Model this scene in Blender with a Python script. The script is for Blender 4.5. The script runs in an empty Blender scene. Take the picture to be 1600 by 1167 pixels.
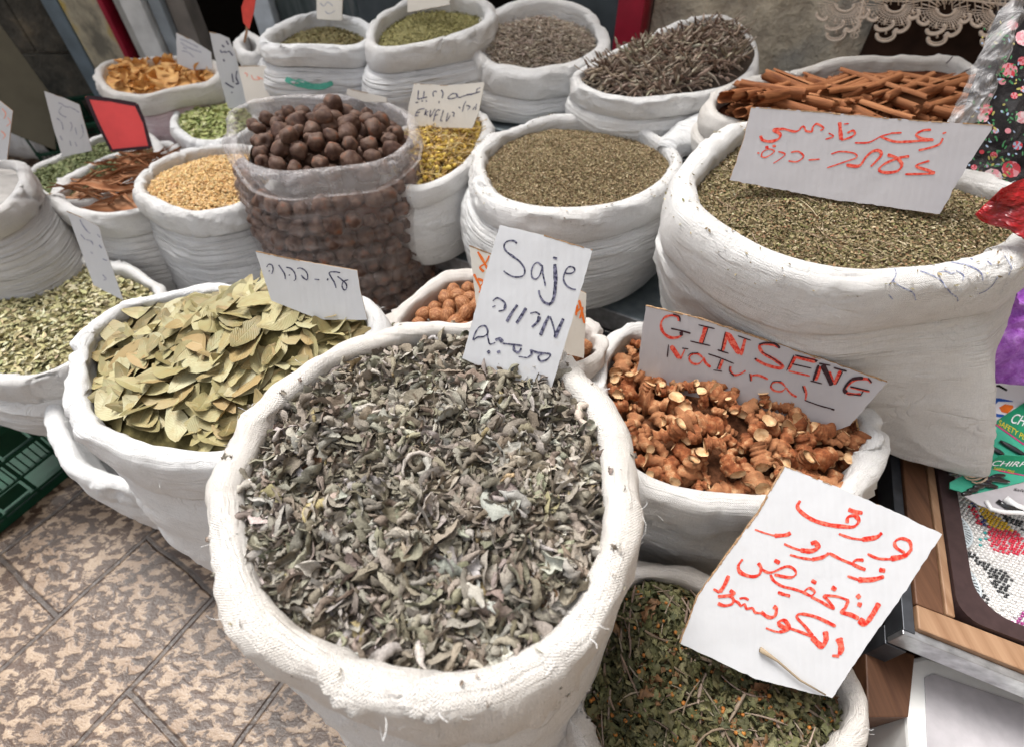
import bpy, math, random
import numpy as np
from mathutils.bvhtree import BVHTree
from mathutils import Vector
random.seed(7)
rng = np.random.default_rng(11)
sc = bpy.context.scene
COL = sc.collection
R = math.radians
# ------------------------------------------------------------------ camera
CAM_H, PITCH, FPX = 1.18, R(46), 800.0
cam = bpy.data.cameras.new('camera'); cam_ob = bpy.data.objects.new('camera', cam); COL.objects.link(cam_ob)
cam_ob.location = (0, 0, CAM_H); cam_ob.rotation_euler = (R(90) - PITCH, 0, 0)
cam.sensor_width = 36; cam.lens = 18.0; cam.shift_y = -50.5 / 1600
cam.clip_start = 0.02; cam.clip_end = 200
cam.dof.use_dof = True; cam.dof.focus_distance = 0.68; cam.dof.aperture_fstop = 3.6
sc.camera = cam_ob
# ------------------------------------------------------------------ sky, sun, exposure
SUN_EL, SUN_AZ = 62, -35          # azimuth measured from +Y towards +X
w = bpy.data.worlds.new('World'); sc.world = w; w.use_nodes = True
nt = w.node_tree; nt.nodes.clear()
sky = nt.nodes.new('ShaderNodeTexSky'); sky.sky_type = 'NISHITA'; sky.sun_disc = False
sky.sun_elevation = R(SUN_EL); sky.sun_rotation = R(SUN_AZ); sky.dust_density = 4; sky.ozone_density = 1.0
hs = nt.nodes.new('ShaderNodeHueSaturation'); hs.inputs['Saturation'].default_value = 0.22
bg = nt.nodes.new('ShaderNodeBackground'); bg.inputs['Strength'].default_value = 0.14
wo = nt.nodes.new('ShaderNodeOutputWorld')
nt.links.new(sky.outputs[0], hs.inputs['Color']); nt.links.new(hs.outputs[0], bg.inputs['Color']); nt.links.new(bg.outputs[0], wo.inputs[0])
sun = bpy.data.lights.new('sun', 'SUN'); sun.energy = 2.1; sun.angle = R(24); sun.color = (1, 0.965, 0.92)
sun_ob = bpy.data.objects.new('sun', sun); COL.objects.link(sun_ob)
_d = Vector((math.sin(R(SUN_AZ)) * math.cos(R(SUN_EL)), math.cos(R(SUN_AZ)) * math.cos(R(SUN_EL)), math.sin(R(SUN_EL))))
sun_ob.rotation_euler = _d.to_track_quat('Z', 'Y').to_euler()
sc.view_settings.view_transform = 'Standard'; sc.view_settings.look = 'None'
sc.view_settings.exposure = 0.85; sc.view_settings.gamma = 1.0
sc.cycles.max_bounces = 6; sc.cycles.transparent_max_bounces = 12; sc.cycles.use_denoising = True
# ------------------------------------------------------------------ geometry of the view
SI, CO = math.sin(PITCH), math.cos(PITCH)
CAMP = np.array((0, 0, CAM_H))
def ray(px, py):
    v = (py - 533) / FPX
    return np.array(((px - 800) / FPX, CO - v * SI, -SI - v * CO))
def P(px, py, z):
    d = ray(px, py); return CAMP + d * ((z - CAM_H) / d[2])
U = np.array((.88, -.475, 0)); V = np.array((.475, .88, 0))   # along the stall, into the stall
def UV(u, v, z): return U * u + V * v + np.array((0, 0, z))
class Plane:
    def __init__(s, px, py, z, n):
        s.p = P(px, py, z); n = np.array(n, float); s.n = n / np.linalg.norm(n)
    def at(s, px, py, off=0.0):
        d = ray(px, py); t = ((s.p + s.n * off - CAMP) @ s.n) / (d @ s.n); return CAMP + d * t
# ------------------------------------------------------------------ numpy noise
_perm = rng.permutation(256); _val = rng.random(256) * 2 - 1
def vn(p, seed=0):
    p = np.asarray(p, float) + seed * 17.31
    i = np.floor(p).astype(int); f = p - i; f = f * f * (3 - 2 * f); r = 0
    for dx in (0, 1):
        for dy in (0, 1):
            for dz in (0, 1):
                h = _val[_perm[(_perm[(_perm[(i[..., 0] + dx) & 255] + i[..., 1] + dy) & 255] + i[..., 2] + dz) & 255]]
                r = r + h * (f[..., 0] if dx else 1 - f[..., 0]) * (f[..., 1] if dy else 1 - f[..., 1]) * (f[..., 2] if dz else 1 - f[..., 2])
    return r
def fbm(p, seed=0, o=3):
    a, r = 1.0, 0
    p = np.asarray(p, float)
    for k in range(o): r = r + a * vn(p * 2 ** k, seed + k); a *= .5
    return r
# ------------------------------------------------------------------ mesh building
def mk(name, Vt, F, mats, parent=None, mi=None, uv=None, col=None, smooth=True):
    """F: list of int arrays (n,3) or (n,4)"""
    if isinstance(F, np.ndarray): F = [F]
    F = [np.asarray(f, np.int32) for f in F if len(f)]
    me = bpy.data.meshes.new(name)
    Vt = np.asarray(Vt, np.float32)
    me.vertices.add(len(Vt)); me.vertices.foreach_set('co', Vt.ravel())
    lv = np.concatenate([f.ravel() for f in F]); tot = np.concatenate([np.full(len(f), f.shape[1]) for f in F]).astype(np.int32)
    me.loops.add(len(lv)); me.loops.foreach_set('vertex_index', lv)
    me.polygons.add(len(tot)); me.polygons.foreach_set('loop_start', (np.cumsum(tot) - tot).astype(np.int32))
    me.polygons.foreach_set('loop_total', tot)
    if mi is not None: me.polygons.foreach_set('material_index', np.asarray(mi, np.int32))
    me.polygons.foreach_set('use_smooth', np.full(len(tot), smooth))
    if uv is not None:
        l = me.uv_layers.new(name='UVMap'); l.data.foreach_set('uv', np.asarray(uv, np.float32)[lv].ravel())
    if col is not None:
        a = me.color_attributes.new('Col', 'FLOAT_COLOR', 'POINT')
        c = np.ones((len(Vt), 4), np.float32); c[:, :3] = col; a.data.foreach_set('color', c.ravel())
    for m in (mats if isinstance(mats, (list, tuple)) else [mats]): me.materials.append(m)
    me.update(); me.validate()
    o = bpy.data.objects.new(name, me); COL.objects.link(o)
    if parent: o.parent = parent
    return o
class MB:
    """collects polygons of any size"""
    def __init__(s): s.v = []; s.f = []; s.m = []
    def add(s, v, f, m=0):
        b = len(s.v); s.v += [tuple(map(float, x)) for x in v]; s.f += [tuple(b + i for i in q) for q in f]; s.m += [m] * len(f)
    def prism(s, poly, off, m=0, mside=None, mback=None):
        """poly: list of 3-D points, extruded by the vector off"""
        n = len(poly); a = [np.array(p, float) for p in poly]; b = [p + np.array(off) for p in a]
        s.add(a + b, [tuple(range(n))], m); k = len(s.v) - 2 * n
        s.f.append(tuple(k + n + i for i in reversed(range(n)))); s.m.append(m if mback is None else mback)
        for i in range(n):
            j = (i + 1) % n; s.f.append((k + i, k + n + i, k + n + j, k + j)); s.m.append(m if mside is None else mside)
    def box(s, c, ax, ay, az, m=0):
        c, ax, ay, az = [np.array(x, float) for x in (c, ax, ay, az)]
        s.prism([c - ax - ay - az, c + ax - ay - az, c + ax + ay - az, c - ax + ay - az], 2 * az, m)
    def tube(s, pts, r, m=0, seg=6, cap=True, flat=1.0):
        pts = [np.array(p, float) for p in pts]; n = len(pts); rr = r if hasattr(r, '__len__') else [r] * n
        vs = []; up = None
        for i in range(n):
            t = pts[min(i + 1, n - 1)] - pts[max(i - 1, 0)]; t /= np.linalg.norm(t) + 1e-12
            if up is None: up = np.cross(t, (0.3, 0.2, 1)); 
            up = up - t * (up @ t); up /= np.linalg.norm(up) + 1e-12; sd = np.cross(t, up)
            for k in range(seg):
                a = 2 * math.pi * k / seg; vs.append(pts[i] + (up * math.cos(a) + sd * math.sin(a) * flat) * rr[i])
        fs = [(i * seg + k, i * seg + (k + 1) % seg, (i + 1) * seg + (k + 1) % seg, (i + 1) * seg + k) for i in range(n - 1) for k in range(seg)]
        if cap: fs += [tuple(reversed(range(seg))), tuple((n - 1) * seg + k for k in range(seg))]
        s.add(vs, fs, m)
    def build(s, name, mats, parent=None, smooth=False, bevel=0):
        me = bpy.data.meshes.new(name); me.from_pydata(s.v, [], s.f)
        for m in (mats if isinstance(mats, (list, tuple)) else [mats]): me.materials.append(m)
        me.polygons.foreach_set('material_index', s.m); me.polygons.foreach_set('use_smooth', [smooth] * len(s.f)); me.update()
        o = bpy.data.objects.new(name, me); COL.objects.link(o)
        if parent: o.parent = parent
        if bevel:
            b = o.modifiers.new('b', 'BEVEL'); b.width = bevel; b.segments = 2; b.limit_method = 'ANGLE'
        return o
def tag(o, label, cat=None, group=None, kind=None):
    if label: o['label'] = label
    if cat: o['category'] = cat
    if group: o['group'] = group
    if kind: o['kind'] = kind
    return o
def empty(name, loc): 
    o = bpy.data.objects.new(name, None); COL.objects.link(o); o.location = tuple(loc); o.empty_display_size = .05; return o
def rebase(root, kids):
    """children were built in world coordinates: bake the root location out"""
    for k in kids: k.parent = root; k.location = -Vector(root.location)
# ------------------------------------------------------------------ materials
class NT:
    def __init__(s, name, rough=.6, spec=.3):
        s.m = bpy.data.materials.new(name); s.m.use_nodes = True; s.t = s.m.node_tree; s.b = s.t.nodes['Principled BSDF']; s.out = s.t.nodes['Material Output']
        s.b.inputs['Roughness'].default_value = rough; s.b.inputs['Specular IOR Level'].default_value = spec
    def n(s, k, **kw):
        x = s.t.nodes.new(k)
        for a, b in kw.items():
            if a.startswith('i_'): x.inputs[a[2:].replace('_', ' ')].default_value = b
            else: setattr(x, a, b)
        return x
    def l(s, a, b): s.t.links.new(a, b)
    def coord(s, kind='Object', scale=(1, 1, 1), rot=(0, 0, 0)):
        c = s.n('ShaderNodeTexCoord'); mp = s.n('ShaderNodeMapping'); mp.inputs['Scale'].default_value = scale; mp.inputs['Rotation'].default_value = rot
        s.l(c.outputs[kind], mp.inputs[0]); return mp.outputs[0]
    def noise(s, vec, scale, detail=3, rough=.5, dist=0):
        x = s.n('ShaderNodeTexNoise'); x.inputs['Scale'].default_value = scale; x.inputs['Detail'].default_value = detail
        x.inputs['Roughness'].default_value = rough; x.inputs['Distortion'].default_value = dist; s.l(vec, x.inputs['Vector']); return x.outputs['Fac']
    def ramp(s, fac, stops, interp='LINEAR'):
        x = s.n('ShaderNodeValToRGB'); x.color_ramp.interpolation = interp; e = x.color_ramp.elements
        while len(e) < len(stops): e.new(.5)
        for i, (p, c) in enumerate(stops): e[i].position = p; e[i].color = (*c, 1) if len(c) == 3 else c
        s.l(fac, x.inputs[0]); return x.outputs[0]
    def mix(s, f, a, b, mode='MIX'):
        x = s.n('ShaderNodeMix', data_type='RGBA', blend_type=mode)
        for v, i in ((f, 0), (a, 6), (b, 7)):
            if isinstance(v, (int, float)): x.inputs[i].default_value = v
            elif isinstance(v, tuple): x.inputs[i].default_value = (*v, 1)
            else: s.l(v, x.inputs[i])
        return x.outputs[2]
    def math(s, op, a, b=0.0):
        x = s.n('ShaderNodeMath', operation=op)
        for i, v in ((0, a), (1, b)):
            if isinstance(v, (int, float)): x.inputs[i].default_value = v
            else: s.l(v, x.inputs[i])
        return x.outputs[0]
    def bump(s, h, dist, strength=1.0, prev=None):
        x = s.n('ShaderNodeBump'); x.inputs['Distance'].default_value = dist; x.inputs['Strength'].default_value = strength; s.l(h, x.inputs['Height'])
        if prev is not None: s.l(prev, x.inputs['Normal'])
        return x.outputs[0]
    def done(s, col=None, normal=None):
        if col is not None:
            if isinstance(col, tuple): s.b.inputs['Base Color'].default_value = (*col, 1)
            else: s.l(col, s.b.inputs['Base Color'])
        if normal is not None: s.l(normal, s.b.inputs['Normal'])
        return s.m
def plain(name, c, rough=.6, spec=.3, var=.12, scale=60, bump=.0003, metal=0):
    t = NT(name, rough, spec); v = t.coord(); f = t.noise(v, scale, 4)
    a = tuple(x * (1 - var) for x in c); b = tuple(min(1, x * (1 + var)) for x in c)
    t.b.inputs['Metallic'].default_value = metal
    return t.done(t.ramp(f, [(.3, a), (.7, b)]), t.bump(f, bump) if bump else None)
RIM = {}
def fabric(name, c, crease=1.0, **kw):
    m = fabric_(name, c, crease=crease, **kw); RIM[m.name] = fabric_(name + '_rolled', c, crease=.5, **dict(kw, stripes=0, weave=kw.get('weave', .00045) * 1.05)); return m
def fabric_(name, c, dirt=(.55, .47, .38), dirtamt=.25, pitch=.0026, weave=.00045, stripes=0.0, crease=1.0):
    t = NT(name, .55, .35)
    uv = t.n('ShaderNodeTexCoord').outputs['UV']
    sep = t.n('ShaderNodeSeparateXYZ'); t.l(uv, sep.inputs[0])
    k = 2 * math.pi / pitch
    sx = t.math('SINE', t.math('MULTIPLY', sep.outputs[0], k)); sy = t.math('SINE', t.math('MULTIPLY', sep.outputs[1], k))
    wv = t.math('MULTIPLY', sx, sy)
    ov = t.coord()
    jit = t.noise(ov, 420, 2)
    thr = t.noise(t.coord('UV', (30, 900, 1)), 1, 2); thr2 = t.noise(t.coord('UV', (900, 40, 1)), 1, 2)
    big = t.noise(ov, 9, 4, .6); mid = t.noise(ov, 38, 4, .6)
    dm = t.math('MULTIPLY', t.ramp(big, [(.42, (0, 0, 0)), (.72, (1, 1, 1))]), dirtamt)
    base = t.mix(dm, c, tuple(min(x, y) for x, y in zip(dirt, c)))
    base = t.mix(t.math('MULTIPLY', t.ramp(t.math('MINIMUM', thr, thr2), [(.3, (1, 1, 1)), (.5, (0, 0, 0))]), .20), base, tuple(x * .6 for x in c))
    base = t.mix(t.math('MULTIPLY', t.ramp(jit, [(.35, (1, 1, 1)), (.55, (0, 0, 0))]), .16), base, tuple(x * .55 for x in c))
    n1 = t.bump(wv, weave); n2 = t.bump(t.math('ADD', thr, thr2), .0012, 1, n1); wr_ = t.noise(t.coord('UV', (7, 24, 1), (0, 0, .25)), 1, 2, .45, .7); wr_ = t.ramp(t.math('ABSOLUTE', t.math('SUBTRACT', wr_, .5)), [(0, (1, 1, 1)), (.10, (0, 0, 0))], 'EASE'); wr_ = t.math('MULTIPLY', wr_, t.ramp(t.noise(ov, 7, 2), [(.45, (0, 0, 0)), (.62, (1, 1, 1))])); n3 = t.bump(wr_, .0035 * (.4 + .6 * crease), .7, t.bump(mid, .004, .5, n2)); n4 = t.bump(jit, .0009, .8, n3)
    ca = t.noise(t.coord('UV', (3.5, 95, 1), (0, 0, .10)), 1, 2, .5, .35); cb = t.noise(t.coord('UV', (26, 26, 1), (0, 0, .9)), 1, 2, .5, .5)
    ca = t.ramp(t.math('ABSOLUTE', t.math('SUBTRACT', ca, .5)), [(0, (1, 1, 1)), (.12, (0, 0, 0))]); ca = t.math('MULTIPLY', ca, t.ramp(t.noise(ov, 8, 2), [(.42, (0, 0, 0)), (.58, (1, 1, 1))]))
    cb = t.ramp(t.math('ABSOLUTE', t.math('SUBTRACT', cb, .5)), [(0, (1, 1, 1)), (.05, (0, 0, 0))]); cb = t.math('MULTIPLY', cb, t.ramp(t.noise(ov, 11, 2), [(.50, (0, 0, 0)), (.62, (1, 1, 1))]))
    n4 = t.bump(cb, .0016 * crease, .8, t.bump(ca, .0016 * crease, .8, n4))
    if stripes:
        st = t.noise(t.coord('UV', (2.2, 62, 1)), 1, 2, .5, .5); st = t.ramp(t.math('ABSOLUTE', t.math('SUBTRACT', st, .5)), [(0, (1, 1, 1)), (.09, (0, 0, 0))]); n4 = t.bump(st, .0035 * stripes, .9, n4)
    return t.done(base, n4)
def attr(name, rough=.75, spec=.2, scale=350, var=.35, bump=.0006, trans=0.0):
    t = NT(name, rough, spec); a = t.n('ShaderNodeVertexColor', layer_name='Col').outputs[0]
    f = t.noise(t.coord(), scale, 3); lo = 1 - var
    c = t.mix(1.0, a, t.ramp(f, [(.3, (lo, lo, lo)), (.7, (1.15, 1.15, 1.15))]), 'MULTIPLY')
    return t.done(c, t.bump(f, bump))
M = {}
M['white'] = fabric('woven_white', (.80, .79, .775), dirtamt=.22)
M['cream'] = fabric('woven_cream', (.78, .745, .70), dirtamt=.30, pitch=.0030, weave=.0005)
M['bright'] = fabric('woven_bright', (.86, .86, .855), dirtamt=.12)
M['striped'] = fabric('woven_creased', (.74, .74, .745), dirtamt=.2, stripes=1.0)
M['whitestr'] = fabric('woven_white_creased', (.80, .795, .785), dirtamt=.2, stripes=.7)
M['grey'] = fabric('woven_grey', (.60, .59, .585), dirtamt=.3, stripes=.6)
M['inner'] = fabric('woven_thin', (.74, .70, .66), dirtamt=.35)
M['pink'] = fabric('woven_pink', (.72, .60, .62), dirt=(.6, .2, .25), dirtamt=.5)
def card(name, c, v=.05):
    t = NT(name, .62, .25); vec = t.coord('Object'); big = t.noise(vec, 14, 4); fine = t.noise(vec, 500, 2)
    col = t.ramp(big, [(.35, tuple(x * (1 - v) for x in c)), (.65, c)])
    col = t.mix(t.math('MULTIPLY', t.ramp(t.noise(vec, 45, 5, .7), [(.62, (0, 0, 0)), (.75, (1, 1, 1))]), .14), col, (.5, .42, .32))
    wv_ = t.n('ShaderNodeTexWave'); wv_.bands_direction = 'X' ; wv_.inputs['Scale'].default_value = 34; wv_.inputs['Distortion'].default_value = .6; wv_.inputs['Detail'].default_value = 1; t.l(t.coord('Object', (1, .6, .8)), wv_.inputs['Vector'])
    return t.done(col, t.bump(fine, .00012, .6, t.bump(wv_.outputs['Fac'], .0002, .5, t.bump(big, .004, .6))))
M['card'] = card('white_card', (.61, .62, .64)); M['cardgrey'] = card('grey_card', (.47, .455, .47)); M['cardoff'] = card('ivory_card', (.74, .70, .63))
M['cardred'] = card('red_card', (.88, .10, .10), .15)
M['kraft'] = plain('kraft_board', (.36, .23, .13), .85, .1, .4, 300, .0006)
def ink(name, c, c2, lo=.35, hi=.7):
    t = NT(name, .5, .3); f = t.noise(t.coord('Object', (1, 1, 1)), 260, 3, .6)
    return t.done(t.ramp(f, [(lo, c), (hi, c2)]))
M['ink'] = ink('ink_navy', (.02, .02, .05), (.20, .20, .28), .42, .6); M['inkred'] = ink('ink_red', (.60, .02, .012), (.78, .18, .12), .4, .62); M['inkblack'] = ink('ink_black', (.02, .008, .01), (.06, .02, .03))
M['inkorange'] = ink('ink_orange', (.80, .14, .01), (.85, .25, .06)); M['inkfaint'] = ink('ink_faint', (.22, .24, .33), (.5, .5, .56))
M['inkpink'] = ink('ink_pink', (.8, .3, .2), (.85, .5, .42)); M['inkgreen'] = ink('ink_green', (.05, .30, .22), (.12, .42, .32))
M['inkblue'] = ink('ink_blue', (.10, .12, .25), (.45, .47, .55), .4, .6)
M['steel'] = plain('galvanised_steel', (.23, .27, .29), .38, .5, .25, 30, .0002, .55)
M['darksteel'] = plain('dark_steel', (.06, .065, .075), .4, .5, .3, 40, .0003, .5)
M['edge'] = plain('bright_steel', (.42, .43, .45), .3, .5, .3, 60, .0003, .8)
M['crate'] = plain('green_plastic', (.004, .042, .022), .5, .25, .25, 25, .0001)
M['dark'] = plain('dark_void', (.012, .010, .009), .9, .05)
M['brownframe'] = plain('brown_plastic', (.045, .026, .026), .45, .3, .15, 90)
M['whiteplastic'] = plain('white_plastic', (.78, .78, .76), .3, .4, .04)
def wood(name, a, b, rot=0):
    t = NT(name, .5, .35); v = t.coord('Object', (90, 4, 90), (0, 0, rot)); f = t.noise(v, .9, 5, .6, .25)
    return t.done(t.ramp(f, [(.3, a), (.7, b)]), t.bump(f, .0006))
M['wood'] = wood('stained_wood', (.075, .032, .016), (.15, .07, .036), R(24)); M['woodlight'] = wood('pale_wood', (.24, .13, .07), (.36, .22, .13), R(-66))
# ------------------------------------------------------------------ ground and walls
def ground():
    t = NT('stone_pavers', .42, .45)
    v = t.coord('Object', (1, 1, 1), (0, 0, -R(59)))
    br = t.n('ShaderNodeTexBrick'); br.offset = .5; br.inputs['Scale'].default_value = 1; br.inputs['Brick Width'].default_value = .40; br.inputs['Row Height'].default_value = .25
    br.inputs['Mortar Size'].default_value = .0075; br.inputs['Mortar Smooth'].default_value = .6; br.inputs['Bias'].default_value = 0
    dn = t.n('ShaderNodeTexNoise'); dn.inputs['Scale'].default_value = 5; t.l(v, dn.inputs['Vector'])
    vm = t.n('ShaderNodeVectorMath', operation='MULTIPLY_ADD'); t.l(dn.outputs['Color'], vm.inputs[0]); vm.inputs[1].default_value = (.018, .018, 0); t.l(v, vm.inputs[2])
    t.l(vm.outputs[0], br.inputs['Vector'])
    patch = t.noise(t.coord('Object', (34, 60, 1), (0, 0, -R(56))), 1, 3.5, .6, .35)
    patch2 = t.noise(t.coord('Object', (1, 1, 1)), 9, 4)
    fine = t.noise(t.coord('Object'), 220, 4, .7)
    sel = t.ramp(t.math('ADD', patch, t.math('MULTIPLY', t.math('SUBTRACT', fine, .5), .18)), [(.485, (0, 0, 0)), (.555, (1, 1, 1))])
    brown = t.ramp(patch2, [(.35, (.040, .022, .014)), (.65, (.090, .052, .034))]); pale = t.ramp(patch2, [(.35, (.27, .18, .115)), (.65, (.47, .35, .245))])
    c = t.mix(sel, brown, pale); c = t.mix(t.math('MULTIPLY', t.math('SUBTRACT', 1.0, fine), .5), c, (.07, .045, .03))
    c = t.mix(t.math('MULTIPLY', br.outputs['Fac'], .85), c, (.055, .042, .036))
    n = t.bump(t.math('SUBTRACT', 1.0, br.outputs['Fac']), .0028, .8); n = t.bump(patch, .004, .6, n); n = t.bump(fine, .001, .6, n)
    t.l(t.ramp(fine, [(.3, (.22, .22, .22)), (.7, (.5, .5, .5))]), t.b.inputs['Roughness'])
    m = t.done(c, n)
    N = 60; xs = np.linspace(-30, 30, N); X, Y = np.meshgrid(xs, xs)
    Vt = np.stack([X.ravel(), Y.ravel(), np.zeros(N * N)], 1); i = np.arange(N * N).reshape(N, N)
    F = np.stack([i[:-1, :-1].ravel(), i[:-1, 1:].ravel(), i[1:, 1:].ravel(), i[1:, :-1].ravel()], 1)
    tag(mk('ground', Vt, F, m), None, kind='structure')
ground()
def stone_mat(name, rot):
    t = NT(name, .85, .15); v = t.coord('Object'); 
    a = t.noise(v, 3.2, 5, .6); b = t.noise(v, 22, 6, .7); f = t.noise(v, 120, 4, .7)
    c = t.ramp(a, [(.33, (.40, .34, .27)), (.45, (.64, .54, .40)), (.55, (.76, .66, .51)), (.68, (.50, .30, .18))])
    c = t.mix(t.math('MULTIPLY', t.ramp(b, [(.42, (1, 1, 1)), (.6, (0, 0, 0))]), .45), c, (.20, .15, .11))
    s = t.noise(t.coord('Object', (1, 1, 1)), 2.1, 3); c = t.mix(t.ramp(s, [(.56, (0, 0, 0)), (.66, (.7, .7, .7))]), c, (.14, .19, .24))
    return t.done(c, t.bump(f, .004, .7, t.bump(b, .03, .8, t.bump(a, .08))))
STONE = stone_mat('rough_stone', 0)
MORTAR = plain('mortar', (.26, .22, .17), .95, .1, .35, 40, .004)
def block_wall(name, label, o, du, dn, length, h, rows, mat, bw=.42):
    """o corner, du along, dn towards the viewer; irregular blocks with recessed joints"""
    o, du, dn = [np.array(x, float) for x in (o, du, dn)]; mb = MB(); rh = h / rows; k = 0
    mb.box(o + du * length / 2 + np.array((0, 0, h / 2)) - dn * .06, du * length / 2, dn * .055, (0, 0, h / 2 - .001), 1)
    for r in range(rows):
        x = 0.0
        while x < length - .02:
            wd = min(bw * random.uniform(.7, 1.4), length - x)
            if length - x - wd < .1: wd = length - x
            th = .012 + random.random() * .018
            mb.box(o + du * (x + wd / 2) + np.array((0, 0, rh * (r + .5))) + dn * (th / 2 - .005), du * (wd / 2 - .004), dn * (th / 2), (0, 0, rh / 2 - .004), 0); x += wd
    ob = mb.build(name, [mat, MORTAR], bevel=.010); return tag(ob, label, 'wall')
wp = P(925, 30, .8)
uw = (wp @ U)
block_wall('stone_wall', 'rough beige and grey stone wall behind the raised row of sacks', UV(uw + .05, 1.86, 0), U, -V, 3.2, 2.6, 5, STONE, .62)
# far facade on the left: posts, panels and a dark doorway
YF = 2.35
def fx(px, py=40):
    d = ray(px, py); return d[0] * YF / d[1]
dark_st = NT('dark_plaster', .9, .1); _v = dark_st.coord(); _a = dark_st.noise(_v, 6, 6, .7)
DARKP = dark_st.done(dark_st.ramp(_a, [(.35, (.035, .035, .03)), (.55, (.085, .075, .06)), (.7, (.16, .13, .09))]), dark_st.bump(_a, .03))
block_wall('back_wall', 'dark grimy stone wall at the far left behind the sacks', (-6.2, YF + .16, 0), (1, 0, 0), (0, -1, 0), 4.75, 2.6, 6, DARKP, .5)
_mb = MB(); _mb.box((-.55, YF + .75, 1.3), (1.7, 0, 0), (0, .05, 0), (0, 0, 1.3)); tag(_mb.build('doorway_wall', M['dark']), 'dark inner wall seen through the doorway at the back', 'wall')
def post(name, label, px0, px1, c, y=YF, th=.05, rough=.5, h=2.6, mat=None, cat='post'):
    x0, x1 = fx(px0), fx(px1); mb = MB(); mb.box(((x0 + x1) / 2, y, h / 2), ((x1 - x0) / 2, 0, 0), (0, th, 0), (0, 0, h / 2))
    return tag(mb.build(name, mat or plain(name + '_paint', c, rough, .3, .2, 14, .002), bevel=.004), label, cat)
post('door_frame', 'narrow blue grey upright beside the dark stone wall', 100, 124, (.12, .16, .19))
t = NT('stained_panel', .7, .2); v = t.coord('Object', (1, 1, .5)); a = t.noise(v, 9, 5, .65)
post('wall_panel', 'pale wall panel with yellow stains next to the red strip', 126, 186, None, mat=t.done(t.ramp(a, [(.35, (.16, .15, .12)), (.5, (.42, .38, .28)), (.62, (.45, .33, .08)), (.75, (.5, .48, .42))]), t.bump(a, .01)), cat='panel')
post('red_strip', 'thin dark red vertical strip right of the stained panel', 188, 196, (.28, .01, .03), YF - .02)
post('grey_upright', 'light grey upright next to the thin red strip', 207, 222, (.34, .34, .32), YF)
post('white_upright', 'wide white upright left of the dark doorway', 224, 255, (.62, .63, .62), YF - .03)
post('metal_upright', 'blue grey metal upright at the edge of the dark doorway', 258, 276, (.30, .34, .37), YF)
post('brown_upright', 'dull brown grey board at the left side of the doorway', 278, 306, (.20, .18, .16), YF + .03)
post('pale_upright', 'pale blue white post right of the dark doorway', 418, 446, (.55, .60, .64), YF - .05)
t = NT('old_shutter', .5, .4); v = t.coord('Object', (14, 14, 2)); a = t.noise(v, 1.6, 4, .6, .5)
post('shutter', 'dark grey green glass shutter behind the sack with green stripes', 449, 570, None, YF, mat=t.done(t.ramp(a, [(.35, (.03, .045, .045)), (.6, (.10, .12, .12)), (.75, (.22, .21, .2))])), cat='shutter')
post('back_board', 'dim grey shutter panel behind the middle sacks', 574, 760, (.07, .08, .085), YF - .05, cat='shutter')
mb = MB(); c0 = wp + np.array((0, 0, 0)); mb.box(UV(uw - .0, 1.83, 1.3), U * .042, V * .05, (0, 0, 1.3)); tag(mb.build('red_post', plain('red_paint', (.30, .008, .025), .4, .4, .15, 20), bevel=.004), 'dark red door post left of the beige stone wall', 'post')
mb = MB(); mb.box(UV(uw - .165, 1.86, 1.3), U * .115, V * .04, (0, 0, 1.3)); tag(mb.build('grey_door', plain('door_grey', (.055, .065, .07), .5, .3, .3, 9), bevel=.004), 'dark grey door leaf beside the red post', 'door')
# leaning cabinet side at far left
pl = Plane(80, 232, .32, (.75, -.62, .1))
mb = MB(); poly = [pl.at(*q) for q in ((-140, -160), (-22, 8), (84, 154), (88, 236), (20, 210), (-140, 90))]
tag(mb.prism(poly, -pl.n * .04) or mb.build('cabinet_side', plain('olive_panel', (.13, .12, .085), .6, .3, .2, 8), bevel=.003), 'olive brown board standing at the far left edge', 'board')
# steel display: two tiers
def shelf():
    r = empty('steel_stand', UV(-.2, 1.2, 0)); kids = []
    mb = MB(); mb.box(UV(-.03, 1.03, .388), U * .70, V * .175, (0, 0, .010)); kids.append(mb.build('shelf', M['steel'], bevel=.002))
    mb = MB(); mb.box(UV(-.03, .852, .372), U * .70, V * .0025, (0, 0, .027)); kids.append(mb.build('shelf_edge', M['edge'], bevel=.001))
    mb = MB(); mb.box(UV(-.03, .866, .305), U * .70, V * .004, (0, 0, .036)); kids.append(mb.build('apron', M['darksteel'], bevel=.002))
    mb = MB(); mb.box(UV(-.45, 1.50, .568), U * 1.15, V * .30, (0, 0, .010)); kids.append(mb.build('shelf', M['steel'], bevel=.002))
    mb = MB(); mb.box(UV(-.45, 1.197, .53), U * 1.15, V * .004, (0, 0, .05)); kids.append(mb.build('apron', M['steel'], bevel=.001))
    for u, v, h in ((-.70, .90, .375), (.64, .90, .375), (-1.55, 1.25, .555), (-.5, 1.25, .555), (.62, 1.25, .555), (-1.55, 1.75, .555), (.62, 1.75, .555)):
        mb = MB(); mb.box(UV(u, v, h / 2), U * .018, V * .018, (0, 0, h / 2)); kids.append(mb.build('leg', M['darksteel']))
    rebase(r, kids); tag(r, 'two level galvanised steel stand carrying the larger herb sacks', 'display stand')
shelf()
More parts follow.
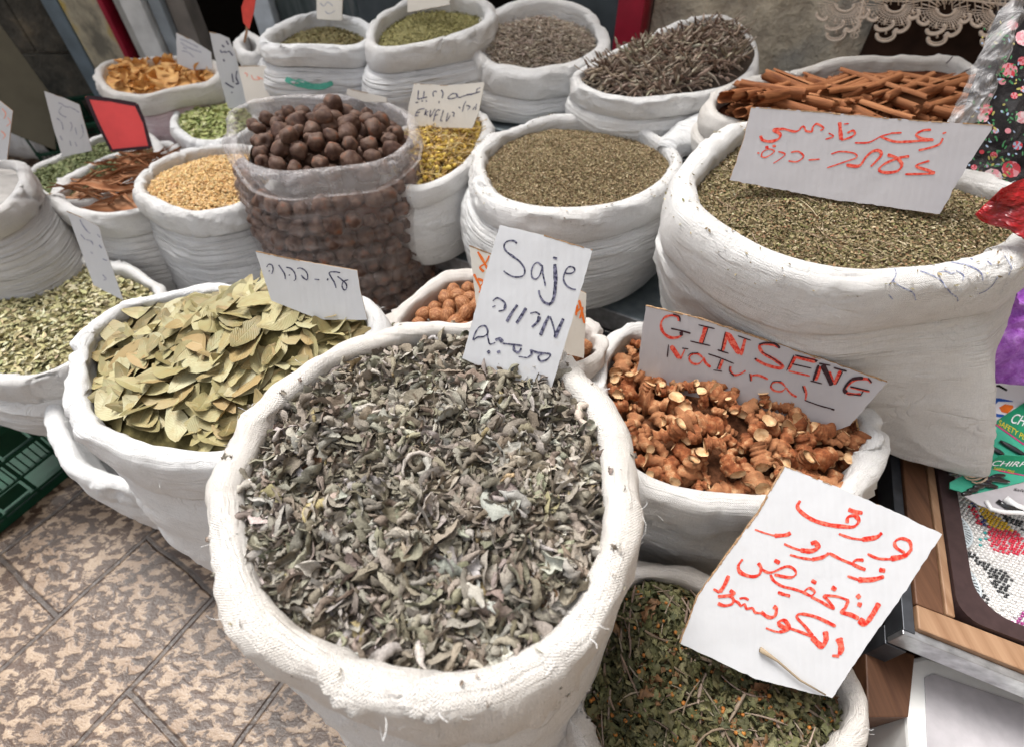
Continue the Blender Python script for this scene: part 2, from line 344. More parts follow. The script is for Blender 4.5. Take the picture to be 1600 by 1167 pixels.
# ------------------------------------------------------------------ curves
def catmull(pts, closed=True, sub=12):
    p = np.array(pts, float); n = len(p); out = []
    rngi = range(n) if closed else range(n - 1)
    for i in rngi:
        if closed: a, b, c, d = p[(i - 1) % n], p[i], p[(i + 1) % n], p[(i + 2) % n]
        else: a, b, c, d = p[max(i - 1, 0)], p[i], p[i + 1], p[min(i + 2, n - 1)]
        for k in range(sub):
            t = k / sub; out.append(.5 * ((2 * b) + (-a + c) * t + (2 * a - 5 * b + 4 * c - d) * t * t + (-a + 3 * b - 3 * c + d) * t ** 3))
    if not closed: out.append(p[-1])
    return np.array(out)
def resample(p, n):
    q = np.vstack([p, p[:1]]); s = np.r_[0, np.cumsum(np.linalg.norm(np.diff(q, axis=0), axis=1))]
    t = np.linspace(0, s[-1], n, endpoint=False); return np.stack([np.interp(t, s, q[:, k]) for k in range(q.shape[1])], 1), s[-1]
def smooth_loop(a, it):
    for _ in range(it): a = (np.roll(a, 1, 0) + a * 2 + np.roll(a, -1, 0)) / 4
    return a
SACKS = {}
def grid_faces(nr, n):
    i = np.arange(nr * n).reshape(nr, n)
    a = i[:-1]; b = i[1:]; return np.stack([a.ravel(), np.roll(a, -1, 1).ravel(), np.roll(b, -1, 1).ravel(), b.ravel()], 1)
def ring_mesh(name, rows, mats, arc, cap=False, flip=False):
    nr, n = rows.shape[:2]
    v = np.r_[[np.zeros(n)], np.cumsum(np.linalg.norm(np.diff(rows, axis=0), axis=2), 0)]
    # the seam column is duplicated so the weave runs on
    rr = np.concatenate([rows, rows[:, :1]], 1); vv = np.concatenate([v, v[:, :1]], 1); n1 = n + 1
    uu = np.tile(np.linspace(0, arc, n1), (nr, 1)); i = np.arange(nr * n1).reshape(nr, n1)
    F = np.stack([i[:-1, :-1].ravel(), i[1:, :-1].ravel(), i[1:, 1:].ravel(), i[:-1, 1:].ravel()], 1)
    return mk(name, rr.reshape(-1, 3), F, mats, uv=np.stack([uu.ravel(), vv.ravel()], 1))
def sack(key, label, loop, z, w=.045, h=.06, base_z=0.0, base=None, bscale=.98, bshift=(0, 0), bulge=.02, mat='white', mrim=None,
         dep=.09, n=180, wr=1.0, rimn=1.0, tilt=0.0, tiltdir=(0, 1), seed=0, name='herb_sack', cat='sack', group=None, hvar=.3, nb=44, zs=None):
    mrim = mrim or mat; w = w * .80
    px = np.array(loop, float)
    pts = []
    c0 = P(px[:, 0].mean(), px[:, 1].mean(), z)
    for i, (a, b) in enumerate(px):
        q = P(a, b, z)
        zz = z + tilt * ((q - c0)[:2] @ np.array(tiltdir)) + (zs[i] if zs else 0)
        q = P(a, b, zz); pts.append(q)
    L, arc = resample(catmull(pts), n)
    T = np.roll(L, -1, 0) - np.roll(L, 1, 0); T = smooth_loop(T, 6)
    Nn = np.stack([T[:, 1], -T[:, 0], np.zeros(n)], 1); Nn /= np.linalg.norm(Nn, axis=1)[:, None]
    cen = L.mean(0)
    if ((L - cen) * Nn).sum() < 0: Nn = -Nn
    ns = lambda f, s, k=0: vn(np.stack([L[:, 0] * f, L[:, 1] * f, np.full(n, k)], 1), seed + s)
    wv = w * (1 + .36 * ns(5, 1) + .10 * ns(11, 7)); hv = h * (1 + hvar * ns(6, 2)); av = .50 * wv
    crest = .009 * rimn * ns(6, 3) + .0026 * rimn * ns(17, 4)
    o_z = []
    for k in range(5): f = k / 4; o_z.append((wv * (1.06 - .06 * f), -dep * (1 - f) - av * f))
    for k in range(1, 10):
        ph = math.pi * (1 - k / 9); o_z.append((wv * ((1 - math.cos(ph)) / 2) ** .82, -av + av * math.sin(ph) ** .85))
    for f in (.2, .4, .6, .8, .95): o_z.append((-.004 * math.sin(math.pi * f) * np.ones(n), -av - hv * f))
    o_z += [(wv * .05 - .001, -av - hv * 1.03), (wv * .13, -av - hv * 1.05), (wv * .26, -av - hv * 1.0)]
    rows = []
    for k, (o, dz) in enumerate(o_z):
        o = o * np.ones(n); dz = dz * np.ones(n); r = L - Nn * o[:, None]; r[:, 2] += dz + crest; rows.append(r)
    rows = np.array(rows)
    A = np.stack([np.tile(np.arange(n) * arc / n, (len(rows), 1)), np.tile(np.linspace(0, .16, len(rows))[:, None], (1, n))], 2)
    f1 = fbm(rows * 8, seed + 5, 3) * .0060 * rimn
    g = vn(np.concatenate([rows[..., :2] * 21, rows[..., 2:] * 9], 2) + fbm(rows * 6, seed + 50, 2)[..., None] * 1.5, seed + 9); gm = np.clip(vn(rows * 7, seed + 31) * 3.0 + .2, 0, 1); g = -np.maximum(0, 1 - np.abs(g) * 5.5) ** 1.4 * .0085 * rimn * gm
    lay = vn(np.concatenate([rows[..., :2] * 4, rows[..., 2:] * 42], 2) + fbm(rows * 8, seed + 41, 2)[..., None] * .9, seed + 42); g = g + np.maximum(0, 1 - np.abs(lay) * 5) ** 1.2 * .0016 * rimn
    cr2 = vn(np.concatenate([rows[..., :2] * 13 + rows[..., 2:] * 26, rows[..., 2:] * 5], 2), seed + 33); g = g + np.maximum(0, 1 - np.abs(cr2) * 4.5) ** 1.3 * .0060 * rimn * np.clip(vn(rows * 7, seed + 35) * 3 + .15, 0, 1)
    disp = f1 + g + fbm(rows * 55, seed + 12, 2) * .0012
    fade = np.ones(len(rows)); fade[-2:] = .4
    rows = rows + Nn[None] * (disp * fade[:, None])[..., None]; rows[..., 2] += disp * .6 * fade[:, None]
    # body
    lc = cen[:2]
    tuck = L - Nn * (wv * .30)[:, None]; tuck[:, 2] += -av - hv * .93 + crest
    if base is not None:
        B, _ = resample(catmull([tuple(b) + (base_z,) for b in base]), 400); bc = B[:, :2].mean(0)
    else:
        B = L.copy(); bc = lc + np.array(bshift); B[:, :2] = bc + (L[:, :2] - lc) * bscale; B[:, 2] = base_z
    ang = np.arctan2(L[:, 1] - lc[1], L[:, 0] - lc[0]); bang = np.arctan2(B[:, 1] - bc[1], B[:, 0] - bc[0]); br = np.linalg.norm(B[:, :2] - bc, axis=1)
    o = np.argsort(bang); rad = np.interp(ang, bang[o], br[o], period=2 * math.pi)
    if base is None: rad = smooth_loop(rad, 20)
    Bp = np.stack([bc[0] + rad * np.cos(ang), bc[1] + rad * np.sin(ang), np.full(n, base_z)], 1)
    Bd = np.stack([np.cos(ang), np.sin(ang), np.zeros(n)], 1)
    body = []
    for s in np.linspace(0, 1, nb):
        p = tuck * (1 - s) + Bp * s
        out = bulge * math.sin(math.pi * min(1, s * 1.0)) ** .7 + (wv * .25) * min(1, s * 7)
        if s > .9: out = out - .03 * ((s - .9) / .1) ** 2
        D = Nn * (1 - s) + Bd * s; D /= np.linalg.norm(D, axis=1)[:, None]
        body.append(p + D * (out * np.ones(n))[:, None])
    body.append(np.stack([bc[0] + rad * .5 * np.cos(ang), bc[1] + rad * .5 * np.sin(ang), np.full(n, base_z + .001)], 1))
    body = np.array(body); S = np.linspace(0, 1, len(body))[:, None]
    q = body.copy(); warp = fbm(body * 5, seed + 20, 2); q[..., 2] += warp * .035
    rid = vn(np.stack([q[..., 0] * 5, q[..., 1] * 5, q[..., 2] * 34], -1), seed + 21); rid2 = vn(np.stack([q[..., 0] * 9, q[..., 1] * 9, q[..., 2] * 75], -1), seed + 22)
    gath = vn(np.stack([q[..., 0] * 34, q[..., 1] * 34, q[..., 2] * 5], -1), seed + 23)
    dg = vn(np.stack([q[..., 0] * 7 + q[..., 2] * 16, q[..., 1] * 7 + q[..., 2] * 16, q[..., 2] * 12], -1), seed + 26); msk = np.clip(vn(body * 5, seed + 27) * 2 + .35, 0, 1)
    d = wr * (np.maximum(0, 1 - np.abs(rid) * 3.2) ** 1.4 * .0030 * np.clip(vn(body * 4, seed + 28) * 2.4 + .3, .1, 1) + np.maximum(0, 1 - np.abs(rid2) * 3) ** 1.3 * .0018 + np.maximum(0, 1 - np.abs(dg) * 3.4) ** 1.4 * .0062 * msk + gath * .0035 * np.exp(-S * 5)) + fbm(body * 4, seed + 24, 2) * .010
    d *= np.clip(S * 12, .25, 1) * np.clip((1 - S) * 14 + .1, 0, 1)
    D = (Nn[None] * (1 - S[..., None]) + Bd[None] * S[..., None]); body = body + D * d[..., None]
    root = empty(name, (cen[0], cen[1], base_z))
    rim = ring_mesh('rolled_rim', rows, RIM.get(M[mrim].name, M[mrim]), round(arc / .0026) * .0026)
    bo = ring_mesh('body', body, M[mat] if isinstance(mat, str) else mat, round(arc / .0026) * .0026)
    rebase(root, [rim, bo]); tag(root, label, cat, group)
    inner = L - Nn * (wv * .97)[:, None]; inner[:, 2] += crest
    SACKS[key] = dict(L=L, inner=inner, cen=cen, z=z, w=w, rim=rows, body=body, root=root, N=Nn, a=.55 * w)
    return root
class Heap:
    """surface of what fills a sack"""
    def __init__(s, key, lev=.03, dome=.02, noise=.006, nf=14, slope=(0, 0), seed=0, extra=None):
        S = SACKS[key]; s.S = S; s.inner = S['inner']; s.lev = lev; s.dome = dome; s.noise = noise; s.nf = nf; s.slope = np.array(slope); s.seed = seed; s.extra = extra
        s.c = s.inner.mean(0)
        s.n = len(s.inner)
        B = s.inner[:, :2] - s.c[:2]; Z = s.inner[:, 2] - s.c[2]; s.k = np.linalg.lstsq(B, Z, rcond=None)[0]
        x, y = s.inner[:, 0], s.inner[:, 1]; s.area = abs(np.sum(x * np.roll(y, -1) - y * np.roll(x, -1))) / 2
    def at(s, th, r):
        i = np.floor(th * s.n).astype(int) % s.n; f = (th * s.n) % 1; e = s.inner[i] * (1 - f[..., None]) + s.inner[(i + 1) % s.n] * f[..., None]
        xy = s.c[:2] + (e[..., :2] - s.c[:2]) * r[..., None]; return s.z(xy, r)
    def z(s, xy, r):
        d = xy - s.c[:2]
        z = s.c[2] - s.S['a'] * .2 - s.lev + s.dome * (1 - r ** 2) + d @ s.k * .9 + d @ s.slope
        z = z + s.noise * fbm(np.stack([xy[..., 0] * s.nf, xy[..., 1] * s.nf, np.zeros(xy.shape[:-1])], -1), s.seed, 3)
        if s.extra: z = z + s.extra(d, r)
        return np.concatenate([xy, z[..., None]], -1)
    def sample(s, N, rmax=.99):
        return s.at(rng.random(N), np.sqrt(rng.random(N)) * rmax)
    def mesh(s, nr=26, n=120):
        th = np.linspace(0, 1, n, endpoint=False); rows = np.array([s.at(th, np.full(n, r)) for r in np.linspace(.0, 1.06, nr)])
        return rows.reshape(-1, 3), grid_faces(nr, n)
def rots(N, tilt=.5, yaw=None, spread=math.pi):
    """random orientations: yaw about z, then a tilt"""
    a = rng.random(N) * 2 * math.pi if yaw is None else yaw + (rng.random(N) - .5) * 2 * spread
    ax = rng.random(N) * 2 * math.pi; t = np.abs(rng.normal(0, tilt, N)); roll = rng.normal(0, tilt, N)
    def mat(k, th):
        K = np.zeros((N, 3, 3)); K[:, 0, 1] = -k[:, 2]; K[:, 0, 2] = k[:, 1]; K[:, 1, 0] = k[:, 2]; K[:, 1, 2] = -k[:, 0]; K[:, 2, 0] = -k[:, 1]; K[:, 2, 1] = k[:, 0]
        return np.eye(3)[None] + np.sin(th)[:, None, None] * K + (1 - np.cos(th))[:, None, None] * (K @ K)
    zz = np.tile((0, 0, 1.), (N, 1)); xx = np.tile((1., 0, 0), (N, 1))
    return mat(np.stack([np.cos(ax), np.sin(ax), np.zeros(N)], 1), t) @ mat(zz, a) @ mat(xx, roll)
def pick(pal, N, jit=.12):
    pal_c = np.array([p[0] for p in pal]); w_ = np.array([p[1] for p in pal], float); i = rng.choice(len(pal), N, p=w_ / w_.sum())
    c = pal_c[i] * (1 + rng.normal(0, jit, (N, 1))) * (1 + rng.normal(0, .03, (N, 3))); return np.clip(c, .003, .95)
def scatter(name, label, cat, heap, variants, N, size, tilt, pal, mat, basecol, lift=.002, liftr=.004, rmax=.99, yaw=None, spread=math.pi, jit=.12, clump=0, patch=0):
    """one heap of pieces nobody could count: every piece is its own small surface"""
    Vs, Fs, Cs = [], [], []; b = 0
    hv, hf = heap.mesh(); Vs.append(hv - np.array((0, 0, .003))); Fs.append(hf); Cs.append(np.tile(basecol, (len(hv), 1)) * (1 + rng.normal(0, .15, (len(hv), 1)))); b = len(hv)
    per = N // len(variants)
    for vv, vf in variants:
        p = heap.sample(per, rmax); p[:, 2] += lift + liftr * rng.normal(0, 1, per)
        s_ = rng.uniform(size[0], size[1], per) if not clump else size[0] + (size[1] - size[0]) * rng.random(per) ** clump
        Rm = rots(per, tilt, yaw, spread); X = np.einsum('nij,vj->nvi', Rm, vv) * s_[:, None, None] + p[:, None]
        k = len(vv); Vs.append(X.reshape(-1, 3)); Fs.append((vf[None] + (b + np.arange(per) * k)[:, None, None]).reshape(-1, vf.shape[1])); b += per * k
        cp = pick(pal, per, jit); cp = cp * (1 + patch * np.clip(fbm(np.stack([p[:, 0] * 26, p[:, 1] * 26, p[:, 2] * 0], 1), 77, 2), -.8, 1.2))[:, None] if patch else cp; Cs.append(np.repeat(np.clip(cp, .01, .8), k, 0))
    # all quads or tris
    ob = mk(name, np.concatenate(Vs), Fs, mat, col=np.concatenate(Cs))
    return tag(ob, label, cat, kind='stuff')
def gridq(a, b):
    i = np.arange(a * b).reshape(a, b); return np.stack([i[:-1, :-1].ravel(), i[:-1, 1:].ravel(), i[1:, 1:].ravel(), i[1:, :-1].ravel()], 1)
def curled_leaf(seed, L=8, W=5, width=.32, curl=2.6, bend=1.2, twist=1.0, crump=.08):
    r = np.random.default_rng(seed); s = np.linspace(0, 1, L); t = np.linspace(-1, 1, W)
    wd = width * np.sin(np.pi * np.clip(s * .92 + .06, 0, 1)) ** .8
    c = curl * r.uniform(.3, 1.1); bd = bend * r.uniform(-1, 1.2); tw = twist * r.uniform(-1, 1); X = np.zeros((L, W, 3)); cx = 0; cz = 0
    ph = 0; pos = np.zeros(3)
    for i in range(L):
        if i: 
            ph = bd * 2 * (s[i] - .3); pos = pos + np.array((math.cos(ph), 0, math.sin(ph))) / (L - 1)
        for j in range(W):
            a = c * t[j] * (.6 + .6 * s[i]); rad = wd[i] / max(.2, c * .8)
            y = math.sin(a) * rad; z = (1 - math.cos(a)) * rad
            th = tw * (s[i] - .5) * 2; y, z = y * math.cos(th) - z * math.sin(th), y * math.sin(th) + z * math.cos(th)
            X[i, j] = pos + np.array((-math.sin(ph) * z, y, math.cos(ph) * z))
    X = X - X.mean((0, 1)); X += r.normal(0, crump * .12, X.shape) + 1.6 * crump * fbm(X * 4 + seed, seed)[..., None] * np.array((.3, .7, 1))
    return X.reshape(-1, 3), gridq(L, W)
def flat_leaf(seed, L=8, W=5, width=.42, cup=.18, bend=.25, serr=0, rag=.03):
    r = np.random.default_rng(seed); s = np.linspace(0, 1, L)[:, None]; t = np.linspace(-1, 1, W)[None]
    wd = width / 2 * np.sin(np.pi * np.clip(s, .02, .985)) ** .75 * (1 + serr * r.normal(0, 1, (L, 1)))
    x = s - .5 + 0 * t; y = wd * t; z = cup * r.uniform(-1, 1) * np.abs(t) * wd * 1.5 + bend * r.uniform(-1, 1) * (s - .5) ** 2 + rag * r.normal(0, 1, (L, W)) * np.abs(t)
    y = y + .12 * r.uniform(-1, 1) * np.sin(np.pi * s)
    X = np.stack([x, y, z + 0 * x], -1); return X.reshape(-1, 3), gridq(L, W)
def blob(seed, sx=1, sy=.6, sz=.5, n=4, m=6, rough=.15):
    r = np.random.default_rng(seed); vs = []
    for i in range(n + 1):
        ph = math.pi * (i / n); 
        for j in range(m):
            a = 2 * math.pi * j / m; k = 1 + r.uniform(-rough, rough); vs.append((math.cos(ph) * sx * .5, math.sin(ph) * math.cos(a) * sy * .5 * k, math.sin(ph) * math.sin(a) * sz * .5 * k))
    return np.array(vs), grid_faces(n + 1, m)
def stick(seed, bend=.15, rad=.03, seg=5, n=5, knob=.3):
    r = np.random.default_rng(seed); s = np.linspace(-.5, .5, n); b1, b2 = r.uniform(-bend, bend, 2); vs = []
    for i in range(n):
        rr = rad * (1 + knob * r.uniform(-1, 1)) * (1 if 0 < i < n - 1 else .6)
        for k in range(seg): a = 2 * math.pi * k / seg; vs.append((s[i], b1 * (4 * s[i] ** 2) + rr * math.cos(a), b2 * 4 * s[i] ** 2 + rr * math.sin(a)))
    return np.array(vs), grid_faces(n, seg)
def individual(name, label, cat, group, protos, pts, Rm, size, z_off=None):
    """separate top-level things that share mesh data"""
    obs = []
    for i, p in enumerate(pts):
        src = protos[i % len(protos)]; o = bpy.data.objects.new(name, src); COL.objects.link(o)
        sx = size[i]; from_m = [[Rm[i][a][b] * sx for b in range(3)] + [float(p[a])] for a in range(3)] + [[0, 0, 0, 1]]
        from mathutils import Matrix
        o.matrix_world = Matrix(from_m); tag(o, label, cat, group); obs.append(o)
    return obs
def proto_mesh(name, v, f, mats, mi=None, col=None, smooth=True):
    o = mk(name, v, f, mats, mi=mi, col=col, smooth=smooth); me = o.data; bpy.data.objects.remove(o); return me
# ------------------------------------------------------------------ the sacks
sack('saje', 'large open cream sack heaped with grey sage in the foreground', [(298, 820), (303, 760), (330, 690), (362, 640), (400, 600), (450, 560), (510, 525), (610, 496), (720, 487), (800, 497), (870, 530), (936, 585), (984, 668), (1003, 758), (1000, 830), (986, 892), (948, 982), (880, 1060), (780, 1115), (650, 1132), (530, 1108), (425, 1055), (350, 985), (312, 905)],
     .70, w=.044, h=.085, base_z=0, bscale=.92, mat='white', mrim='cream', n=300, dep=.12, seed=3, rimn=1.25)
sack('bay', 'white open sack of pale green bay leaves left of the sage', [(97, 590), (108, 530), (160, 480), (240, 452), (340, 437), (450, 440), (540, 448), (600, 476), (606, 520), (560, 570), (500, 640), (420, 700), (330, 728), (230, 722), (150, 695), (106, 650)],
     .62, w=.036, h=.055, base_z=0, bscale=.9, mat='bright', n=260, seed=21, dep=.12, rimn=1.0, hvar=.5)
sack('low', 'low white sack with a folded rim wedged under the bay leaf sack', [(60, 648), (72, 610), (110, 582), (165, 572), (230, 578), (290, 620), (300, 690), (260, 745), (190, 765), (120, 745), (76, 705)],
     .36, w=.045, h=.05, base_z=0, bscale=.8, bshift=(.05, .05), mat='bright', n=160, seed=40, dep=.12)
sack('fennel', 'white sack of pale green pods at the left edge', [(-120, 500), (-90, 450), (-20, 415), (50, 395), (110, 392), (165, 400), (218, 420), (256, 450), (250, 485), (200, 522), (140, 560), (80, 590), (20, 602), (-50, 592), (-110, 560)],
     .42, w=.038, h=.04, base_z=.235, bscale=.95, mat='white', n=180, seed=51)
sack('left', 'plain greyish sack cut off by the left edge above the pods', [(40, 262), (20, 247), (-40, 235), (-120, 240), (-180, 270), (-190, 310), (-140, 340), (-60, 345), (0, 325), (34, 292)],
     .60, w=.03, h=.05, base_z=.12, bscale=1.2, mat='grey', n=120, seed=61)
sack('rosemary', 'white sack of fine olive green herb beside the red card', [(32, 262), (80, 240), (130, 220), (175, 208), (225, 208), (250, 225), (235, 262), (190, 292), (130, 312), (80, 308), (42, 288)],
     .52, w=.026, h=.03, base_z=.1, mat='white', n=120, seed=71)
sack('bark', 'white sack of reddish brown bark strips left of the yellow grain', [(76, 305), (100, 280), (150, 254), (200, 232), (250, 216), (290, 224), (290, 250), (262, 290), (225, 325), (175, 340), (120, 336), (86, 322)],
     .52, w=.034, h=.04, base_z=.05, bscale=.95, mat='whitestr', n=150, seed=81, rimn=1.4)
sack('grain', 'white creased sack of golden grain left of the plastic bag', [(203, 288), (222, 262), (275, 238), (330, 226), (390, 222), (440, 240), (432, 285), (385, 318), (320, 334), (260, 332), (215, 312)],
     .56, w=.038, h=.045, base_z=.02, bscale=1.0, mat='striped', mrim='white', n=170, seed=91)
sack('cham', 'white sack of yellow dried chamomile behind the plastic bag', [(600, 215), (640, 195), (700, 180), (745, 174), (768, 190), (758, 225), (725, 264), (680, 290), (630, 292), (595, 262)],
     .62, w=.035, h=.035, base_z=.40, bscale=.95, mat='white', n=140, seed=101)
sack('thyme', 'round white sack of crushed greenish brown thyme on the steel shelf', [(733, 262), (742, 228), (785, 197), (860, 178), (940, 180), (1010, 196), (1055, 222), (1070, 250), (1050, 287), (990, 318), (920, 334), (850, 336), (790, 322), (748, 296)],
     .66, w=.042, h=.05, base_z=.40, bscale=.94, bulge=.03, mat='whitestr', mrim='white', n=240, seed=111, rimn=.8, wr=1.0)
sack('zaatar', 'very large white sack of crushed green thyme at the right', [(1050, 300), (1054, 260), (1085, 218), (1140, 186), (1220, 178), (1320, 200), (1450, 236), (1560, 268), (1640, 300), (1672, 345), (1645, 390), (1565, 425), (1440, 448), (1320, 443), (1200, 408), (1110, 364), (1060, 326)],
       .78, w=.052, h=.060, base_z=.40, base=[(.37, .74), (.48, .61), (.59, .53), (.68, .472), (.762, .436), (.782, .455), (.772, .55), (.75, .72), (.68, .88), (.50, .94)], bulge=.024, mat='white', n=300, seed=123, rimn=.7, wr=.9, nb=60)
sack('ginseng', 'white sack heaped with reddish brown root pieces', [(925, 600), (935, 550), (965, 515), (1020, 503), (1100, 508), (1210, 535), (1300, 580), (1365, 630), (1393, 680), (1382, 735), (1335, 785), (1250, 808), (1150, 803), (1060, 782), (990, 755), (940, 700), (922, 645)],
     .55, w=.036, h=.065, base_z=.05, bscale=.8, bshift=(-.02, .05), mat='white', n=240, seed=131, rimn=1.3)
sack('haw', 'thin white sack of dark green hawthorn leaves at the bottom', [(985, 882), (1040, 874), (1110, 893), (1200, 930), (1290, 985), (1350, 1055), (1370, 1130), (1330, 1210), (1220, 1265), (1090, 1270), (970, 1225), (905, 1150), (898, 1050), (930, 940)],
     .42, w=.03, h=.05, base_z=0, bscale=.9, mat='inner', n=200, seed=141, rimn=1.6)
sack('nutmeg', 'small cream sack of whole nutmegs behind the sage', [(605, 492), (635, 452), (690, 423), (750, 415), (820, 428), (890, 468), (935, 512), (948, 550), (900, 578), (800, 568), (690, 545), (620, 520)],
     .58, w=.032, h=.03, base_z=.05, bscale=.85, mat='inner', n=160, seed=151, rimn=1.5)
def threads(key, N, seed):
    S_ = SACKS[key]; rw = S_['rim']; rg = np.random.default_rng(seed); mb = MB(); n = rw.shape[1]
    for _ in range(N):
        i = rg.integers(8, 17); j = rg.integers(0, n); p = rw[i, j]; d = rg.normal(0, 1, 3); d[2] = abs(d[2]); d /= np.linalg.norm(d); e = np.cross(d, rg.normal(0, 1, 3)); ln = rg.uniform(.006, .018)
        mb.tube([p, p + d * ln * .4 + e * .001, p + d * ln * .7 + e * .003, p + d * ln * .8 + e * .006], [.00025] * 4, seg=3)
    o = mb.build('loose_threads', M['bright']); par = [c for c in S_['root'].children if c.name.split('.')[0] == 'rolled_rim'][0]; o.parent = par
for k_, n_ in (('saje', 70), ('bay', 45), ('ginseng', 35), ('haw', 30), ('zaatar', 40)): threads(k_, n_, 5)
def crumbs(key, N, variants, size, pal, mat, name, label):
    S_ = SACKS[key]; rw = S_['rim']; Vs, Fs, Cs = [], [], []; b = 0
    for k in range(N):
        i = rng.integers(6, 15); j = rng.integers(0, rw.shape[1]); v, f = variants[k % len(variants)]; c_ = 0 * 1.0
        X = v @ rots(1, .3)[0].T * rng.uniform(*size) + rw[i, j] + np.array((0, 0, .0025)); Vs.append(X); Fs.append(f + b); b += len(v); Cs.append(np.repeat(pick(pal, 1, .15), len(v), 0))
    tag(mk(name, np.concatenate(Vs), Fs, mat, col=np.concatenate(Cs)), label, 'crumbs', kind='stuff')
TL = .42
sack('lavender', 'white sack of small grey brown sprigs behind the round thyme sack', [(728, 60), (745, 25), (790, 5), (850, -2), (910, 8), (948, 40), (950, 72), (912, 98), (845, 114), (775, 108), (738, 90)],
     .76, w=.05, h=.05, base_z=.58, bscale=.95, mat='whitestr', mrim='white', tilt=.16, n=160, seed=161)
sack('twig', 'white sack of dark twisted flower twigs below the stone wall', [(893, 112), (930, 84), (990, 60), (1060, 32), (1112, 18), (1160, 32), (1190, 75), (1182, 112), (1140, 138), (1080, 154), (1000, 160), (930, 146)],
     .76, w=.036, h=.035, base_z=.585, bscale=.85, mat='white', tilt=.16, n=170, seed=171)
sack('cinnamon', 'wide white sack of long cinnamon sticks at the upper right', [(1105, 150), (1150, 120), (1250, 96), (1350, 82), (1450, 80), (1515, 95), (1540, 130), (1532, 178), (1480, 210), (1380, 226), (1250, 218), (1160, 196), (1112, 178)],
     .75, w=.034, h=.035, base_z=.585, bscale=.85, mat='cream', tilt=.10, n=180, seed=181)
sack('greenpowder', 'tall creased sack of olive powder at the back of the middle', [(570, 50), (590, 20), (640, -8), (700, -16), (750, -8), (775, 8), (765, 34), (720, 56), (650, 74), (600, 80), (574, 70)],
     .80, w=.034, h=.045, base_z=.585, bscale=1.0, bulge=.03, mat='striped', mrim='white', tilt=.12, n=150, seed=191)
sack('stripe', 'white sack with green stripes at the back left of the middle', [(402, 52), (430, 33), (480, 20), (530, 20), (578, 34), (590, 52), (560, 70), (500, 74), (440, 76), (410, 68)],
     .76, w=.036, h=.03, base_z=.585, bscale=.95, bulge=.03, mat='striped', mrim='bright', n=140, seed=201)
sack('short', 'short rolled white sack squeezed between two creased sacks at the back', [(505, 78), (535, 62), (590, 62), (628, 82), (618, 98), (565, 104), (518, 96)],
     .69, w=.03, h=.03, base_z=.585, bscale=1.0, bulge=.02, mat='bright', n=110, seed=211)
sack('tiny', 'small white sack with a red tag stuck in it near the doorway', [(364, 62), (380, 48), (400, 50), (414, 66), (406, 80), (385, 83), (368, 76)],
     .72, w=.03, h=.03, base_z=.4, bscale=1.05, mat='white', n=90, seed=221)
sack('chips', 'white and pink sack of orange brown chips at the upper left', [(148, 110), (172, 95), (228, 88), (290, 84), (335, 92), (348, 110), (332, 128), (280, 140), (220, 148), (170, 142), (151, 128)],
     .62, w=.034, h=.05, base_z=.2, bscale=.9, mat='pink', mrim='cream', n=140, seed=231)
sack('pale', 'small white sack of light green leaves left of the plastic bag', [(264, 186), (280, 166), (320, 155), (370, 152), (402, 162), (396, 200), (350, 220), (300, 222), (272, 208)],
     .56, w=.026, h=.03, base_z=.1, bscale=.95, mat='bright', n=120, seed=241)
# sack lying behind the left edge and an empty rolled sack on the stand
def roll(name, label, pts, r, mat, flat=1.0, seed=0, n=60, seg=28):
    c = catmull(pts, False, 14); s = np.linspace(0, 1, len(c)); vs = []
    for i in range(len(c)):
        t_ = c[min(i + 1, len(c) - 1)] - c[max(i - 1, 0)]; t_ /= np.linalg.norm(t_); a = np.cross(t_, (0, 0, 1)); a /= np.linalg.norm(a); b = np.cross(a, t_)
        rr = r * math.sin(math.pi * min(.999, max(.001, s[i] * .94 + .03))) ** .35
        for k in range(seg): an = 2 * math.pi * k / seg; vs.append(c[i] + (a * math.cos(an) + b * math.sin(an) * flat) * rr)
    vs = np.array(vs).reshape(len(c), seg, 3); d = fbm(vs * 22, seed) * .006 + (1 - np.abs(vn(vs * np.array((18, 18, 40)), seed + 2))) ** 3 * .006
    ctr = vs.mean(1, keepdims=True); dr = vs - ctr; dr /= np.linalg.norm(dr, axis=2, keepdims=True) + 1e-9
    o = ring_mesh(name, vs + dr * d[..., None], M[mat], 2 * math.pi * r); return tag(o, label, 'sack')
roll('folded_sack', 'empty white sack folded flat below the cinnamon sack', [P(1040, 240, .64), P(1080, 212, .655), P(1130, 196, .66), P(1200, 200, .66), P(1260, 225, .65)], .045, 'bright', .8, 5)
roll('slumped_sack', 'grey slumped sack on the floor behind the left cabinet', [P(-60, 190, .22), P(0, 195, .22), P(50, 205, .2), P(95, 225, .18)], .13, 'grey', .9, 8)
# ------------------------------------------------------------------ what fills them
SAGE = attr('sage_leaf', .95, .05, 520, .25, .0010)
SAGEPAL = [((.295, .262, .218), 6), ((.23, .197, .155), 4.4), ((.37, .34, .295), 3.4), ((.265, .247, .185), 2.0), ((.19, .155, .12), 1.2), ((.45, .43, .39), .7), ((.34, .28, .16), .3), ((.22, .13, .08), .06)]
def sage_leaf(i):
    v, f = curled_leaf(i, 16, 7, width=.20 + .045 * (i % 6), curl=5.2 - 1.1 * (i % 3), bend=2.2 if i % 2 else 3.2, twist=1.8, crump=.03); v = v.reshape(16, 7, 3); s_ = np.linspace(0, 1, 16)[:, None, None]; c_ = v.mean(1, keepdims=True)
    k = 1 + .22 * np.sin(s_ * (15 + 4 * (i % 4)) + i) + .16 * np.sin(s_ * 31 + np.linspace(0, 5, 7)[None, :, None] * 1.7 + i); v = c_ + (v - c_) * k
    return v.reshape(-1, 3), f
h_sage = Heap('saje', .032, .028, .013, 13, seed=5)
